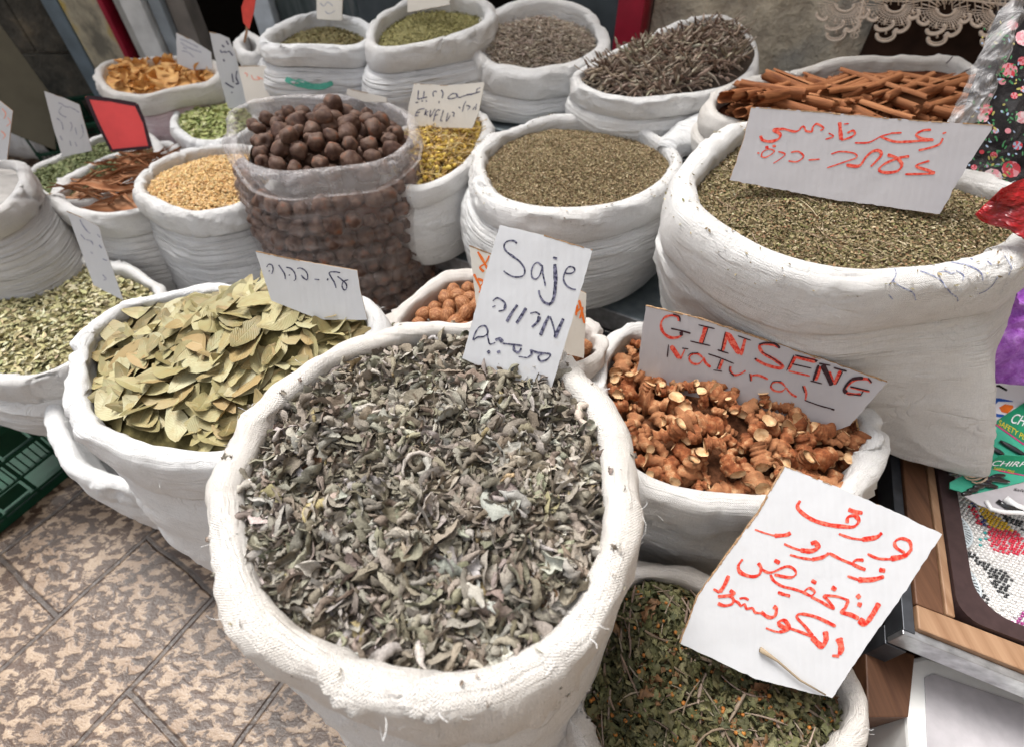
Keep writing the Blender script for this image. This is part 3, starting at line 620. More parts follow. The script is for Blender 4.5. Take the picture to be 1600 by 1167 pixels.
scatter('dried_sage', 'heap of curled grey green dried sage leaves in the front sack', 'herb', h_sage, [sage_leaf(i) for i in range(30)], 6300, (.017, .048), .62, SAGEPAL, SAGE, (.035, .030, .024), .004, .0060, jit=.08, clump=1.2, patch=.28)
scatter('sage_fragments', 'small broken sage leaf bits between the larger grey leaves', 'herb', h_sage, [curled_leaf(i + 60, 6, 4, width=.4, curl=3, bend=1.5, twist=1.2, crump=.06) for i in range(8)], 3800, (.006, .013), .7, SAGEPAL, SAGE, (.06, .055, .045), .006, .0045)
scatter('sage_stems', 'thin curling sage stems lying over the grey leaves', 'herb', h_sage, [stick(i, .35, .035, 5, 7) for i in range(8)], 620, (.012, .03), .5, SAGEPAL, SAGE, (.06, .055, .045), .007, .003)
CRUSH = attr('crushed_herb', .85, .12, 900, .3, .0006)
slivers = [curled_leaf(i + 50, 3, 2, width=.26, curl=.6, bend=.4, twist=.5, crump=.02) for i in range(4)]
THY = [((.33, .25, .145), 5), ((.24, .175, .10), 4), ((.43, .345, .21), 2.5), ((.25, .21, .11), 3), ((.17, .11, .06), 2), ((.52, .43, .29), .6)]
scatter('crushed_thyme', 'smooth mound of crushed brown green thyme in the round sack', 'herb', Heap('thyme', .022, .026, .0045, 13), slivers + [blob(1, 1, .4, .35, 3, 4)], 42000, (.0028, .0065), .6, THY, CRUSH, (.17, .13, .07), .0008, .0012)
ZA = [((.30, .24, .135), 5), ((.215, .17, .09), 4), ((.39, .32, .20), 2.3), ((.20, .19, .08), 2), ((.27, .16, .09), 1.6), ((.56, .47, .32), .6)]
hz = Heap('zaatar', .030, .020, .006, 11)
scatter('crushed_zaatar', 'flat field of crushed green thyme in the very large sack', 'herb', hz, slivers + [flat_leaf(3, 3, 2, .25)], 52000, (.0024, .0070), .6, ZA, CRUSH, (.15, .13, .06), .0008, .0014)
scatter('thyme_stalks', 'a few thin pale stalks lying on the crushed green thyme', 'herb', hz, [stick(i + 30, .12, .014, 4, 5) for i in range(4)], 120, (.02, .055), .12, [((.42, .33, .22), 1), ((.28, .20, .13), 1)], CRUSH, (.15, .13, .06), .003, .001, rmax=.95)
POD = [((.44, .41, .22), 5), ((.34, .31, .15), 4), ((.58, .54, .36), 3), ((.20, .17, .08), 2.4), ((.5, .42, .25), 1.4)]
POWDER = attr('pod', .7, .2, 300, .25, .0005)
scatter('green_pods', 'pale green dried pods filling the left edge sack', 'herb', Heap('fennel', .022, .02, .004, 10), [flat_leaf(i, 5, 3, .40, .5, .5) for i in range(6)], 5200, (.011, .022), .45, POD, POWDER, (.13, .12, .05), .002, .003)
scatter('olive_herb', 'fine olive green dried herb beside the red card', 'herb', Heap('rosemary', .016, .016, .004), slivers, 6000, (.006, .013), .5, [((.17, .20, .09), 4), ((.23, .25, .12), 3), ((.11, .13, .05), 2)], POWDER, (.12, .14, .06), .001, .002)
scatter('golden_grain', 'golden cracked grain filling the creased sack', 'grain', Heap('grain', .020, .018, .003), [blob(i, 1, .55, .5, 3, 5) for i in range(3)], 6500, (.0055, .0105), .5, [((.66, .44, .20), 4), ((.74, .54, .29), 3), ((.52, .31, .12), 2)], POWDER, (.42, .25, .10), .001, .0015)
hc = Heap('cham', .016, .035, .008, 20)
scatter('chamomile', 'yellow dried chamomile flowers with straw coloured stems', 'herb', hc, [blob(i, 1, .9, .6, 4, 6, .35) for i in range(4)], 1300, (.007, .016), .6, [((.50, .33, .06), 4), ((.58, .42, .10), 3), ((.30, .18, .05), 3)], POWDER, (.17, .10, .03), .003, .004)
scatter('chamomile_stems', 'straw coloured stems sticking out of the chamomile', 'herb', hc, [stick(i, .2, .025, 4, 5) for i in range(4)], 620, (.025, .06), .35, [((.52, .38, .16), 4), ((.66, .52, .28), 2), ((.34, .22, .09), 2)], POWDER, (.17, .10, .03), .006, .006)
scatter('grey_sprigs', 'small grey brown dried sprigs in the sack behind the thyme', 'herb', Heap('lavender', .035, .045, .006), [stick(i, .2, .05, 5, 5, .6) for i in range(5)], 4200, (.010, .022), .4, [((.40, .33, .26), 4), ((.52, .44, .36), 3), ((.26, .20, .15), 3), ((.6, .53, .43), 1)], POWDER, (.14, .11, .08), .003, .004)
ht = Heap('twig', .016, .035, .010, 9, slope=(.05, 0))
scatter('dark_twigs', 'dark grey brown twisted flower spikes piled above the rim', 'herb', ht, [stick(i, .38, .034, 6, 13, .8) for i in range(12)], 1050, (.035, .085), .13, [((.25, .19, .145), 5), ((.33, .27, .21), 3), ((.15, .10, .075), 3), ((.38, .34, .26), 1)], POWDER, (.06, .045, .035), .006, .007, rmax=.88, yaw=.35, spread=.8)
scatter('olive_powder', 'olive green powder in the tall creased sack at the back', 'spice', Heap('greenpowder', .030, .016, .002), slivers, 2500, (.004, .008), .4, [((.22, .20, .07), 1), ((.28, .25, .10), 1)], POWDER, (.20, .18, .07), .0005, .001)
scatter('brown_green_herb', 'brown green herb in the sack with green stripes', 'herb', Heap('stripe', .034, .012, .003), slivers, 2000, (.006, .012), .4, [((.22, .18, .08), 1), ((.16, .14, .06), 1)], POWDER, (.15, .12, .05), .0005, .001)
scatter('pale_green_leaves', 'small light green leaves left of the plastic bag', 'herb', Heap('pale', .012, .015, .004), [flat_leaf(i, 4, 3, .5, .5, .4) for i in range(4)], 1600, (.012, .022), .4, [((.40, .42, .17), 3), ((.30, .34, .12), 3), ((.50, .50, .28), 1)], POWDER, (.16, .18, .06), .002, .002)
crumbs('saje', 46, [sage_leaf(i) for i in range(4)], (.004, .011), SAGEPAL, SAGE, 'sage_crumbs', 'few sage crumbs fallen on the rim of the front sack')
crumbs('thyme', 170, slivers, (.003, .006), THY, CRUSH, 'thyme_crumbs', 'specks of thyme on the rim of the round sack')
crumbs('zaatar', 220, slivers, (.003, .007), ZA, CRUSH, 'green_thyme_crumbs', 'specks of green thyme on the rim of the very large sack')
hL = Heap('left', .012, .02, .012, 12); tag(mk('folded_liner', *hL.mesh(40, 140), plain('liner_cloth', (.30, .285, .27), .8, .15, .15, 30, .002)), 'folded cloth top closing the greyish sack at the left edge', 'cloth')
# hawthorn leaves with twigs and berries
hh = Heap('haw', .030, .02, .009, 15)
HAW = [((.105, .10, .042), 5), ((.145, .135, .06), 3), ((.07, .07, .03), 3), ((.21, .195, .095), 1.3), ((.19, .10, .045), .9)]
def haw_leaf(seed):
    v, f = flat_leaf(seed, 7, 5, .62, .4, .6); v = v.reshape(7, 5, 3); r = np.random.default_rng(seed + 9)
    v[1::2, [0, -1], 1] *= .55; v[:, :, 2] += .12 * r.normal(0, 1, (7, 5)); return v.reshape(-1, 3), f
LEAFM = attr('dry_leaf', .62, .3, 260, .28, .0006)
scatter('hawthorn_leaves', 'dark green crumbled hawthorn leaves in the thin sack', 'herb', hh, [haw_leaf(i) for i in range(10)], 2600, (.011, .032), .5, HAW, LEAFM, (.045, .042, .02), .003, .005)
scatter('hawthorn_twigs', 'brown twigs lying across the dark green leaves', 'herb', hh, [stick(i + 3, .18, .022, 5, 7, .4) for i in range(5)], 110, (.04, .10), .2, [((.19, .14, .10), 1), ((.27, .21, .16), 1)], LEAFM, (.045, .042, .02), .009, .003)
scatter('hawthorn_berries', 'tiny orange brown berries among the dark green leaves', 'herb', hh, [blob(2, 1, .95, .95, 5, 7, .08)], 260, (.0035, .006), .4, [((.36, .14, .03), 1)], LEAFM, (.045, .042, .02), .009, .003)
# bay leaves: each a thing
t = NT('bay_leaf', .5, .35); oi = t.n('ShaderNodeObjectInfo'); rc = t.ramp(oi.outputs['Random'], [(0, (.13, .105, .04)), (.2, (.28, .245, .11)), (.42, (.39, .35, .18)), (.6, (.20, .17, .07)), (.75, (.34, .24, .11)), (.88, (.27, .25, .12)), (1, (.45, .42, .26))])
uvc = t.n('ShaderNodeTexCoord').outputs['UV']; sp = t.n('ShaderNodeSeparateXYZ'); t.l(uvc, sp.inputs[0])
mid = t.math('ABSOLUTE', t.math('SUBTRACT', sp.outputs[1], .5)); rib = t.ramp(mid, [(.0, (1, 1, 1)), (.045, (0, 0, 0))])
vein = t.n('ShaderNodeTexWave'); vein.inputs['Scale'].default_value = 5; vein.inputs['Distortion'].default_value = 2; mpn = t.n('ShaderNodeMapping'); mpn.inputs['Rotation'].default_value = (0, 0, R(35)); t.l(uvc, mpn.inputs[0]); t.l(mpn.outputs[0], vein.inputs['Vector'])
nz = t.noise(t.coord('Object'), 6, 4)
cc = t.mix(t.math('MULTIPLY', t.ramp(nz, [(.45, (0, 0, 0)), (.7, (1, 1, 1))]), .45), rc, (.30, .20, .08)); cc = t.mix(t.math('MULTIPLY', rib, .4), cc, (.46, .42, .25))
BAYM = t.done(cc, t.bump(rib, .0006, .8, t.bump(vein.outputs['Fac'], .0004, .5)))
def bay_proto(i):
    v, f = flat_leaf(100 + i, 13, 7, .38 + .06 * (i % 3), .22, .35, .012, .006); r = np.random.default_rng(i)
    v = v.reshape(13, 7, 3); v[..., 2] += .022 * fbm(v * 2 + i, i, 2)
    if i % 4 == 3: v = v[:9]                                    # a torn half leaf
    nr = v.shape[0]; uv = np.stack(np.meshgrid(np.linspace(0, 1, nr), np.linspace(0, 1, 7), indexing='ij'), -1).reshape(-1, 2)
    o = mk('bay_leaf', v.reshape(-1, 3), gridq(nr, 7), BAYM, uv=uv); me = o.data; bpy.data.objects.remove(o); return me
hb = Heap('bay', .028, .030, .007, 6, seed=3, extra=lambda d, r: .042 * np.exp(-((d[..., 0] - .07) ** 2 + (d[..., 1] - .10) ** 2) / .012) * (r < 1))
tag(mk('leaf_litter', *hb.mesh(), plain('litter', (.10, .085, .035), .9, .1, .4, 90, .003)), 'broken leaf crumbs under the bay leaves', 'leaf litter', kind='stuff')
NB = 300; pts = hb.sample(NB, .96); o_ = np.argsort(pts[:, 1]); pts[:, 2] += .003 + .009 * rng.random(NB)
individual('bay_leaf', 'dry pale green bay leaf in the white sack beside the sage', 'leaf', 'bay leaves heaped in the sack', [bay_proto(i) for i in range(12)], pts, rots(NB, .30, R(20), 2.6), rng.uniform(.048, .080, NB))
# root pieces
t = NT('root', .8, .15); v = t.coord('Object'); a = t.noise(v, 2.4, 5, .6); b = t.noise(v, 16, 5, .7); rr_ = t.n('ShaderNodeObjectInfo').outputs['Random']
c = t.ramp(a, [(.34, (.13, .035, .014)), (.48, (.27, .085, .032)), (.57, (.40, .17, .075)), (.68, (.56, .35, .19))]); c = t.mix(t.math('MULTIPLY', t.ramp(b, [(.36, (1, 1, 1)), (.52, (0, 0, 0))]), .5), c, (.09, .035, .02)); c = t.mix(t.math('MULTIPLY', t.math('POWER', rr_, 2.0), .55), c, (.42, .22, .11))
ROOT = t.done(c, t.bump(b, .0016, .9, t.bump(a, .002, .5)))
t = NT('root_cut', .85, .1); a = t.noise(t.coord('Object'), 5, 4); CUT = t.done(t.ramp(a, [(.35, (.48, .26, .12)), (.6, (.68, .46, .26))]), t.bump(a, .001))
def root_proto(i):
    r = np.random.default_rng(700 + i); vs, fs, mi = [], [], []; b = 0
    for part in range(1 + (i % 3 > 0) + (i % 4 == 1)):
        n, seg = 12, 14; ln = (1.0 if part == 0 else .55) * r.uniform(.8, 1.1); rad = (.27 if part == 0 else .19) * r.uniform(.8, 1.3)
        bx = r.uniform(-.5, .5, 2); d0 = r.normal(0, 1, 3); d0 /= np.linalg.norm(d0); d0 = d0 if part else np.array((1., 0, 0)); e1 = np.cross(d0, (.1, .3, .9)); e1 /= np.linalg.norm(e1); e2 = np.cross(d0, e1)
        rows = []
        for k in range(n):
            s = k / (n - 1) - .5; rad_k = rad * (1 + .22 * math.sin(k * 1.9 + i) + .12 * r.normal()) * (1 - .35 * abs(s) ** 2 * 4 * .4)
            ctr = d0 * (s * ln + (0 if part == 0 else ln * .5)) + e1 * bx[0] * 4 * s * s * .5 + e2 * bx[1] * s * s
            rows.append([ctr + (e1 * math.cos(2 * math.pi * j / seg) + e2 * math.sin(2 * math.pi * j / seg) * .8) * rad_k for j in range(seg)])
        rows = np.array(rows); ctr = rows.mean(1, keepdims=True); rows = ctr + (rows - ctr) * (1 + .30 * fbm(rows * 3.4 + i * 3, i)[..., None] + .09 * vn(rows * np.array((16., 5, 5)), i + 4)[..., None] + .13 * vn(rows * 8.5, i + 6)[..., None])
        m = n * seg; vs.append(rows.reshape(-1, 3)); gf = grid_faces(n, seg) + b; fs.append(gf); mi += [0] * len(gf)
        ends = [rows[0].mean(0), rows[-1].mean(0)]; vs.append(np.array(ends)); j = np.arange(seg)
        tri1 = np.stack([j, (j + 1) % seg, np.full(seg, m)], 1) + b; tri2 = np.stack([(n - 1) * seg + (j + 1) % seg, (n - 1) * seg + j, np.full(seg, m + 1)], 1) + b
        fs += [tri1, tri2]; mi += [1] * (2 * seg); b += m + 2
    return proto_mesh('root_piece', np.concatenate(vs), fs, [ROOT, CUT], mi)
hg = Heap('ginseng', .040, .030, .006, 8, seed=2)
tag(mk('root_crumbs', *hg.mesh(), plain('crumbs', (.12, .05, .025), .9, .1, .4, 120, .004)), 'dark crumbs between the root pieces', 'root crumbs', kind='stuff')
NG = 230; pts = []
for rr0 in (.021, .020, .020):
    for _ in range(5000):
        q = hg.sample(1, .95)[0]
        if all(np.linalg.norm(q[:2] - p[:2]) > rr0 for p in pts) and len(pts) < NG: pts.append(q)
pts = np.array(pts); NG = len(pts); pts[:, 2] += .010 + .020 * rng.random(NG)
individual('root_piece', 'chopped knobbly brown root piece with pale cut ends in the sack', 'root', 'root pieces heaped in the sack', [root_proto(i) for i in range(14)], pts, np.concatenate([rots(NG // 2, .6), rots(NG - NG // 2, 1.5)]), rng.uniform(.026, .050, NG))
# nutmegs
t = NT('nutmeg_shell', .6, .3); a = t.noise(t.coord('Object', (2, 9, 9)), 1.6, 4, .6); NUTM = t.done(t.ramp(a, [(.35, (.16, .055, .02)), (.52, (.31, .125, .05)), (.68, (.50, .28, .14))]), t.bump(a, .0015, .8))
def nut(i, n=12, m=16, mats=None, nm='nutmeg', sx=1.15, amp=.06, top=0):
    v, f = blob(i, sx, 1, 1, n, m, 0); v = v * (1 + amp * fbm(v * 2.4 + i, i)[:, None])
    if top: v[:, 0] -= top * np.exp(-((v[:, 0] - .5) ** 2 + v[:, 1] ** 2 + v[:, 2] ** 2) / .02)
    return proto_mesh(nm, v, f, mats or NUTM)
hn = Heap('nutmeg', .030, .035, .004, 8); tag(mk('nut_layer', *hn.mesh(), NUTM), 'lower layer of nutmegs in the small cream sack', 'nuts', kind='stuff')
pts = []
for _ in range(4000):
    q = hn.sample(1, .88)[0]
    if all(np.linalg.norm(q[:2] - p[:2]) > .0215 for p in pts): pts.append(q)
pts = np.array(pts); N_ = len(pts); pts[:, 2] += .007 + .006 * rng.random(N_)
individual('nutmeg', 'whole brown nutmeg in the small cream sack', 'nutmeg', 'nutmegs in the small sack', [nut(i, amp=.13) for i in range(8)], pts, rots(N_, .9), rng.uniform(.023, .029, N_))
# cinnamon sticks
t = NT('cinnamon_bark', .75, .2); v = t.coord('Object', (1.5, 14, 14)); a = t.noise(v, 1.3, 5, .6); _r = t.n('ShaderNodeObjectInfo').outputs['Random']; CIN = t.done(t.mix(t.math('MULTIPLY', _r, .45), t.ramp(a, [(.32, (.13, .042, .016)), (.5, (.31, .12, .048)), (.68, (.44, .20, .09))]), (.19, .07, .03)), t.bump(a, .0008, .8))
def quill(i):
    r = np.random.default_rng(i); n, m = 10, 26; vs = np.zeros((n, m, 3)); tt = np.linspace(-1, 1, m)
    for k in range(n):
        s = k / (n - 1) - .5
        for j in range(m):
            side = 1 if tt[j] > 0 else -1; a = abs(tt[j]) * 3.6 + .0; rad = .076 * (1 - .62 * (abs(tt[j]) ** 1.2)) * (1 + .06 * math.sin(k * 1.3 + i))
            cx = side * .048
            vs[k, j] = (s + .015 * r.normal() * (k in (0, n - 1)), cx + math.sin(a * side) * rad * 1.0 - side * .0, -math.cos(a) * rad)
    vs[..., 2] += .05 * r.uniform(-1, 1) * (vs[..., 0] ** 2) * 2
    v1 = vs.reshape(-1, 3); v2 = v1 + np.array((0, 0, .006)); f = gridq(n, m); return proto_mesh('cinnamon_stick', v1, f, CIN)
hq = Heap('cinnamon', .034, .006, .003, 6, slope=(0, .05)); tag(mk('cinnamon_dust', *hq.mesh(), plain('cinnamon_dust', (.07, .022, .01), .9, .1, .4, 60, .003)), 'lower layer of cinnamon bark in the wide sack', 'cinnamon bark', kind='stuff')
protos = [quill(i) for i in range(8)]; pts = []; Rm = []; sz = []; CN = 96
def yawm(a, tl=0.0, rl=0.0):
    ca, sa = math.cos(a), math.sin(a); ct, st = math.cos(tl), math.sin(tl); cr, sr = math.cos(rl), math.sin(rl)
    return np.array(((ca, -sa, 0), (sa, ca, 0), (0, 0, 1))) @ np.array(((ct, 0, -st), (0, 1, 0), (st, 0, ct))) @ np.array(((1, 0, 0), (0, cr, -sr), (0, sr, cr)))
for i in range(CN):
    px = 1190 + 295 * (i % 32) / 32 + random.uniform(-8, 8); row = i // 32; py = 190 - 4 * (px - 1195) / 290 - row * 24 + random.uniform(-7, 7)
    if px < 1290 and row == 0: py -= 8
    q = hq.S; zq = .752 - .022 + row * .012 + random.uniform(0, .022) + .10 * (P(px, py, .75)[1] - 1.1)
    pts.append(P(px, py, zq)); left = px < 1330 or row == 2
    Rm.append(yawm((R(-50) if (row + (i % 3 == 0)) % 2 else R(28)) + random.uniform(-.14, .14), random.uniform(-.10, .14), random.uniform(-1, 1))); sz.append(random.uniform(.13, .20))
individual('cinnamon_stick', 'long rolled cinnamon stick in the wide sack at the upper right', 'cinnamon stick', 'cinnamon sticks in the sack', protos, np.array(pts), np.array(Rm), sz)
# bark strips
t = NT('dark_bark', .8, .15); a = t.noise(t.coord('Object', (1.5, 8, 8)), 1.6, 5, .6); BARK = t.done(t.ramp(a, [(.3, (.12, .045, .02)), (.5, (.30, .13, .06)), (.68, (.42, .26, .16))]), t.bump(a, .001))
hk = Heap('bark', .022, .02, .006); tag(mk('bark_crumbs', *hk.mesh(), BARK), 'reddish bark crumbs under the strips', 'bark crumbs', kind='stuff')
pr = []
for i in range(6):
    v, f = curled_leaf(400 + i, 9, 5, width=.055, curl=3.2, bend=.25, twist=.7, crump=.02); pr.append(proto_mesh('bark_strip', v, f, BARK))
N_ = 90; pts = hk.sample(N_, .85); pts[:, 2] += .01 + .02 * rng.random(N_)
individual('bark_strip', 'curled reddish brown bark strip in the sack left of the grain', 'bark strip', 'bark strips in the sack', pr, pts, rots(N_, .22, R(10), .9), rng.uniform(.06, .16, N_))
individual('bark_strip', 'longest brown bark strip poking out over the left rim', 'bark strip', None, pr[:1], np.array([P(140, 292, .56)]), np.array([yawm(R(-12), .05)]), [.26])
# chips
t = NT('chip', .6, .3); a = t.noise(t.coord('Object'), 1.5, 3); CHIP = t.done(t.ramp(a, [(.35, (.42, .17, .04)), (.55, (.60, .32, .10)), (.75, (.68, .42, .16))]), t.bump(a, .001))
hp = Heap('chips', .020, .022, .006); tag(mk('chip_layer', *hp.mesh(), CHIP), 'lower layer of orange brown chips', 'chips', kind='stuff')
pr = []
for i in range(6):
    v, f = flat_leaf(500 + i, 6, 5, .75, .7, .6); pr.append(proto_mesh('dried_chip', v, f, CHIP))
N_ = 90; pts = hp.sample(N_, .85); pts[:, 2] += .008 + .015 * rng.random(N_)
individual('dried_chip', 'orange brown dried slice in the upper left sack', 'dried slice', 'dried slices in the sack', pr, pts, rots(N_, .6), rng.uniform(.028, .050, N_))
# ------------------------------------------------------------------ plastic bag of dried limes
def plastic(name, lo, hi, tint=(.86, .84, .85)):
    t = NT(name, .28, .5); uv1 = t.noise(t.coord('UV', (7, 60, 1)), 1, 4, .6); uv2 = t.noise(t.coord('UV', (120, 8, 1)), 1, 3, .6); cr = t.noise(t.coord('Object'), 24, 4, .6, .8)
    f = t.math('ADD', t.math('MULTIPLY', uv1, .5), t.math('ADD', t.math('MULTIPLY', uv2, .25), t.math('MULTIPLY', cr, .25)))
    fac = t.ramp(f, [(.40, (lo, lo, lo)), (.55, ((lo + hi) * .42,) * 3), (.68, (hi, hi, hi))])
    t.b.inputs['Base Color'].default_value = (*tint, 1); t.b.inputs['Coat Weight'].default_value = .6; t.b.inputs['Coat Roughness'].default_value = .15
    nb_ = t.bump(uv1, .010, .8, t.bump(cr, .02, .6)); t.l(nb_, t.b.inputs['Normal']); t.l(nb_, t.b.inputs['Coat Normal'])
    tr = t.n('ShaderNodeBsdfTransparent'); mx = t.n('ShaderNodeMixShader'); t.l(fac, mx.inputs[0]); t.l(tr.outputs[0], mx.inputs[1]); t.l(t.b.outputs[0], mx.inputs[2]); t.l(mx.outputs[0], t.out.inputs[0])
    return t.m
M['plastic'] = plastic('clear_woven_plastic', .03, .55, (.50, .43, .41)); M['plasticrim'] = plastic('milky_plastic', .16, .58, (.74, .70, .70))
sack('lime', 'clear plastic bag packed with round dark brown dried limes', [(345, 190), (358, 168), (400, 154), (480, 146), (570, 147), (630, 163), (656, 195), (644, 225), (595, 250), (520, 266), (440, 272), (380, 256), (350, 224)],
     .70, w=.028, h=.042, base_z=.22, bscale=.93, bulge=.02, mat='plastic', mrim='plasticrim', n=220, seed=301, name='plastic_bag', cat='bag', rimn=1.0, wr=.8)
t = NT('lime_skin', .65, .3); v = t.coord('Object'); a = t.noise(v, 1.8, 4, .6); b = t.noise(v, 11, 4, .7)
c = t.ramp(a, [(.32, (.030, .013, .009)), (.46, (.075, .034, .022)), (.58, (.13, .080, .056)), (.70, (.20, .058, .022))]); rnd = t.n('ShaderNodeObjectInfo').outputs['Random']; c = t.mix(t.math('MULTIPLY', rnd, .4), c, (.12, .075, .055))
LIME = t.done(c, t.bump(b, .0009, .8))
pr = [nut(20 + i, 12, 18, LIME, 'dried_lime', 1.0 + .08 * (i % 3), .22, .25 * (i % 2)) for i in range(13)]
hl = Heap('lime', .040, .048, .006, 9)
pts = []
for _ in range(6000):
    q = hl.sample(1, .86)[0]
    if all(np.linalg.norm(q[:2] - p[:2]) > .034 for p in pts): pts.append(q)
top = np.array(pts); top[:, 2] += .006 * rng.random(len(top))
top2 = top + np.array((.015, .012, -.028))
more = hl.at(np.array([.02, .3, .62, .8]), np.array([.3, .42, .2, .5])); more[:, 2] += .026
S = SACKS['lime']; side = []; nbod = S['body']
for r_ in range(3, len(nbod) - 4, 4):
    row = nbod[r_]; c_ = row.mean(0); per = 36
    for k in range(per):
        i_ = int((k + .5 * (r_ // 4 % 2)) * len(row) / per) % len(row); p = row[i_]; d = c_ - p
        if (p - c_)[1] < .10 * 1 and (p - c_) @ np.array((.3, -1, 0)) > -.06: side.append(p + d / np.linalg.norm(d) * random.uniform(.017, .024) + rng.normal(0, .002, 3))
side = np.array(side)
def limes(pts, lab): individual('dried_lime', lab, 'dried lime', 'dried limes in the plastic bag', pr, pts, rots(len(pts), 1.2), rng.uniform(.028, .043, len(pts)))
limes(np.concatenate([top, more]), 'round dark brown dried lime on top in the open plastic bag')
limes(np.concatenate([top2]), 'dried lime half hidden in the second layer of the plastic bag')
limes(side[:185], 'dried lime pressed against the inside of the clear bag')
_c = S['cen']; _mb = MB(); inner_rows = np.array([r_ - (r_ - r_.mean(0)) * .17 for r_ in nbod[2:-3:3]])
tag(mk('lime_mass', inner_rows.reshape(-1, 3), grid_faces(*inner_rows.shape[:2]), LIME), 'dark mass of dried limes in the middle of the clear bag', 'dried limes', kind='stuff')
# ------------------------------------------------------------------ cards
def ribbon(strokes, width, fn, taper=True, chisel=0.35, dz0=.0004, ang=-.8, wk=1.0):
    """strokes in drawing units -> flat ribbons; fn(x, y, off) gives the 3-D point"""
    Vs, F = [], []; k = 0
    for si, st in enumerate(strokes):
        wd = width
        if isinstance(st, tuple) and isinstance(st[0], (int, float)): wd, st = st
        wd = wd * wk
        if len(st) == 1: st = [st[0], (st[0][0] + wd * .4, st[0][1] + wd * .1)]
        p = catmull(st, False, 8 if len(st) > 2 else 6); n = len(p); d = np.gradient(p, axis=0); L_ = np.linalg.norm(d, axis=1); d /= L_[:, None] + 1e-9
        nn = np.stack([-d[:, 1], d[:, 0]], 1); th = np.arctan2(d[:, 1], d[:, 0]); cw = 1 - chisel + chisel * 1.4 * np.abs(np.sin(th - ang))
        tp = np.ones(n)
        if taper: tp[0] = .6; tp[-1] = .5
        hw = wd / 2 * cw * tp * (1 + .10 * np.convolve(rng.normal(0, 1, n + 4), np.ones(5) / 2.2, 'valid'))
        off = dz0 + si * 6e-6 + np.linspace(0, 5e-5, n)
        for i in range(n):
            for sgn in (-1, 1): Vs.append(fn(*(p[i] + nn[i] * hw[i] * sgn), off[i]))
        for i in range(n - 1): F.append((k + 2 * i, k + 2 * i + 1, k + 2 * i + 3, k + 2 * i + 2))
        k += 2 * n
    return np.array(Vs), np.array(F)
def sign(label, poly, anchor, normal, mat='card', inks=(), rough=.8, thick=.0035, border=None, name='price_card', torn=(0,)):
    pl = Plane(*anchor, normal); th = thick; pts = []; n = len(poly)
    for i in range(n):
        a, b = np.array(poly[i], float), np.array(poly[(i + 1) % n], float); k = max(2, int(np.linalg.norm(b - a) / 7))
        for j in range(k):
            q = a + (b - a) * j / k; jj = rough if j else 0
            pts.append(q + rng.normal(0, jj * .5, 2))
    front = [pl.at(*q, 0) for q in pts]; flip = -pl.n * th
    mb = MB(); mb.prism(front, flip, 0, 1, 1); o = mb.build(name, [M[mat], M['kraft']]); tag(o, label, 'sign')
    # torn liner: a frayed paper lip along the top edge
    for i, (strokes, width, ox, oy, sc_, inkm, nm) in enumerate(inks):
        fn = lambda x, y, off: pl.at(ox + x / sc_, oy + y / sc_, off)
        v_, f_ = ribbon(strokes, width, fn, dz0=.0004 + i * .0006, wk=1.3 if inkm == 'inkred' else 1.12 if mat == 'cardgrey' else 1.08)
        wo_ = mk(nm, v_, f_, M[inkm], smooth=False); wo_.parent = o
    if torn:
        st = []
        for e in torn:
            a, b = np.array(poly[e], float), np.array(poly[(e + 1) % n], float); L_ = np.linalg.norm(b - a); c_ = np.array(poly, float).mean(0); m_ = (a + b) / 2; inn = (c_ - m_) / np.linalg.norm(c_ - m_); x = 0
            while x < L_ - 2:
                ln = min(L_ - x, random.uniform(4, 16)); 
                if random.random() < .8: st.append((random.uniform(.8, 2.6) * (1.0 if L_ > 60 else .5), [tuple(a + (b - a) * x / L_ + inn * .3), tuple(a + (b - a) * (x + ln / 2) / L_ + inn * random.uniform(.2, 1.1)), tuple(a + (b - a) * (x + ln) / L_ + inn * .3)]))
                x += ln
        v_, f_ = ribbon(st, 1.5, lambda x, y, off: pl.at(x, y, off), True, 0, .0003); k_ = mk('torn_edge', v_, f_, M['kraft'], smooth=False); k_.parent = o
    if border:
        q = np.array(poly, float); c_ = q.mean(0); st = [[tuple(a), tuple(b)] for a, b in zip(c_ + (q - c_) * .965, np.roll(c_ + (q - c_) * .965, -1, 0))]
        v_, f_ = ribbon(st, border, lambda x, y, off: pl.at(x, y, off), False, 0); b_ = mk('border', v_, f_, M['inkblack'], smooth=False); b_.parent = o
    return o
A = (720, 340, 4.168)
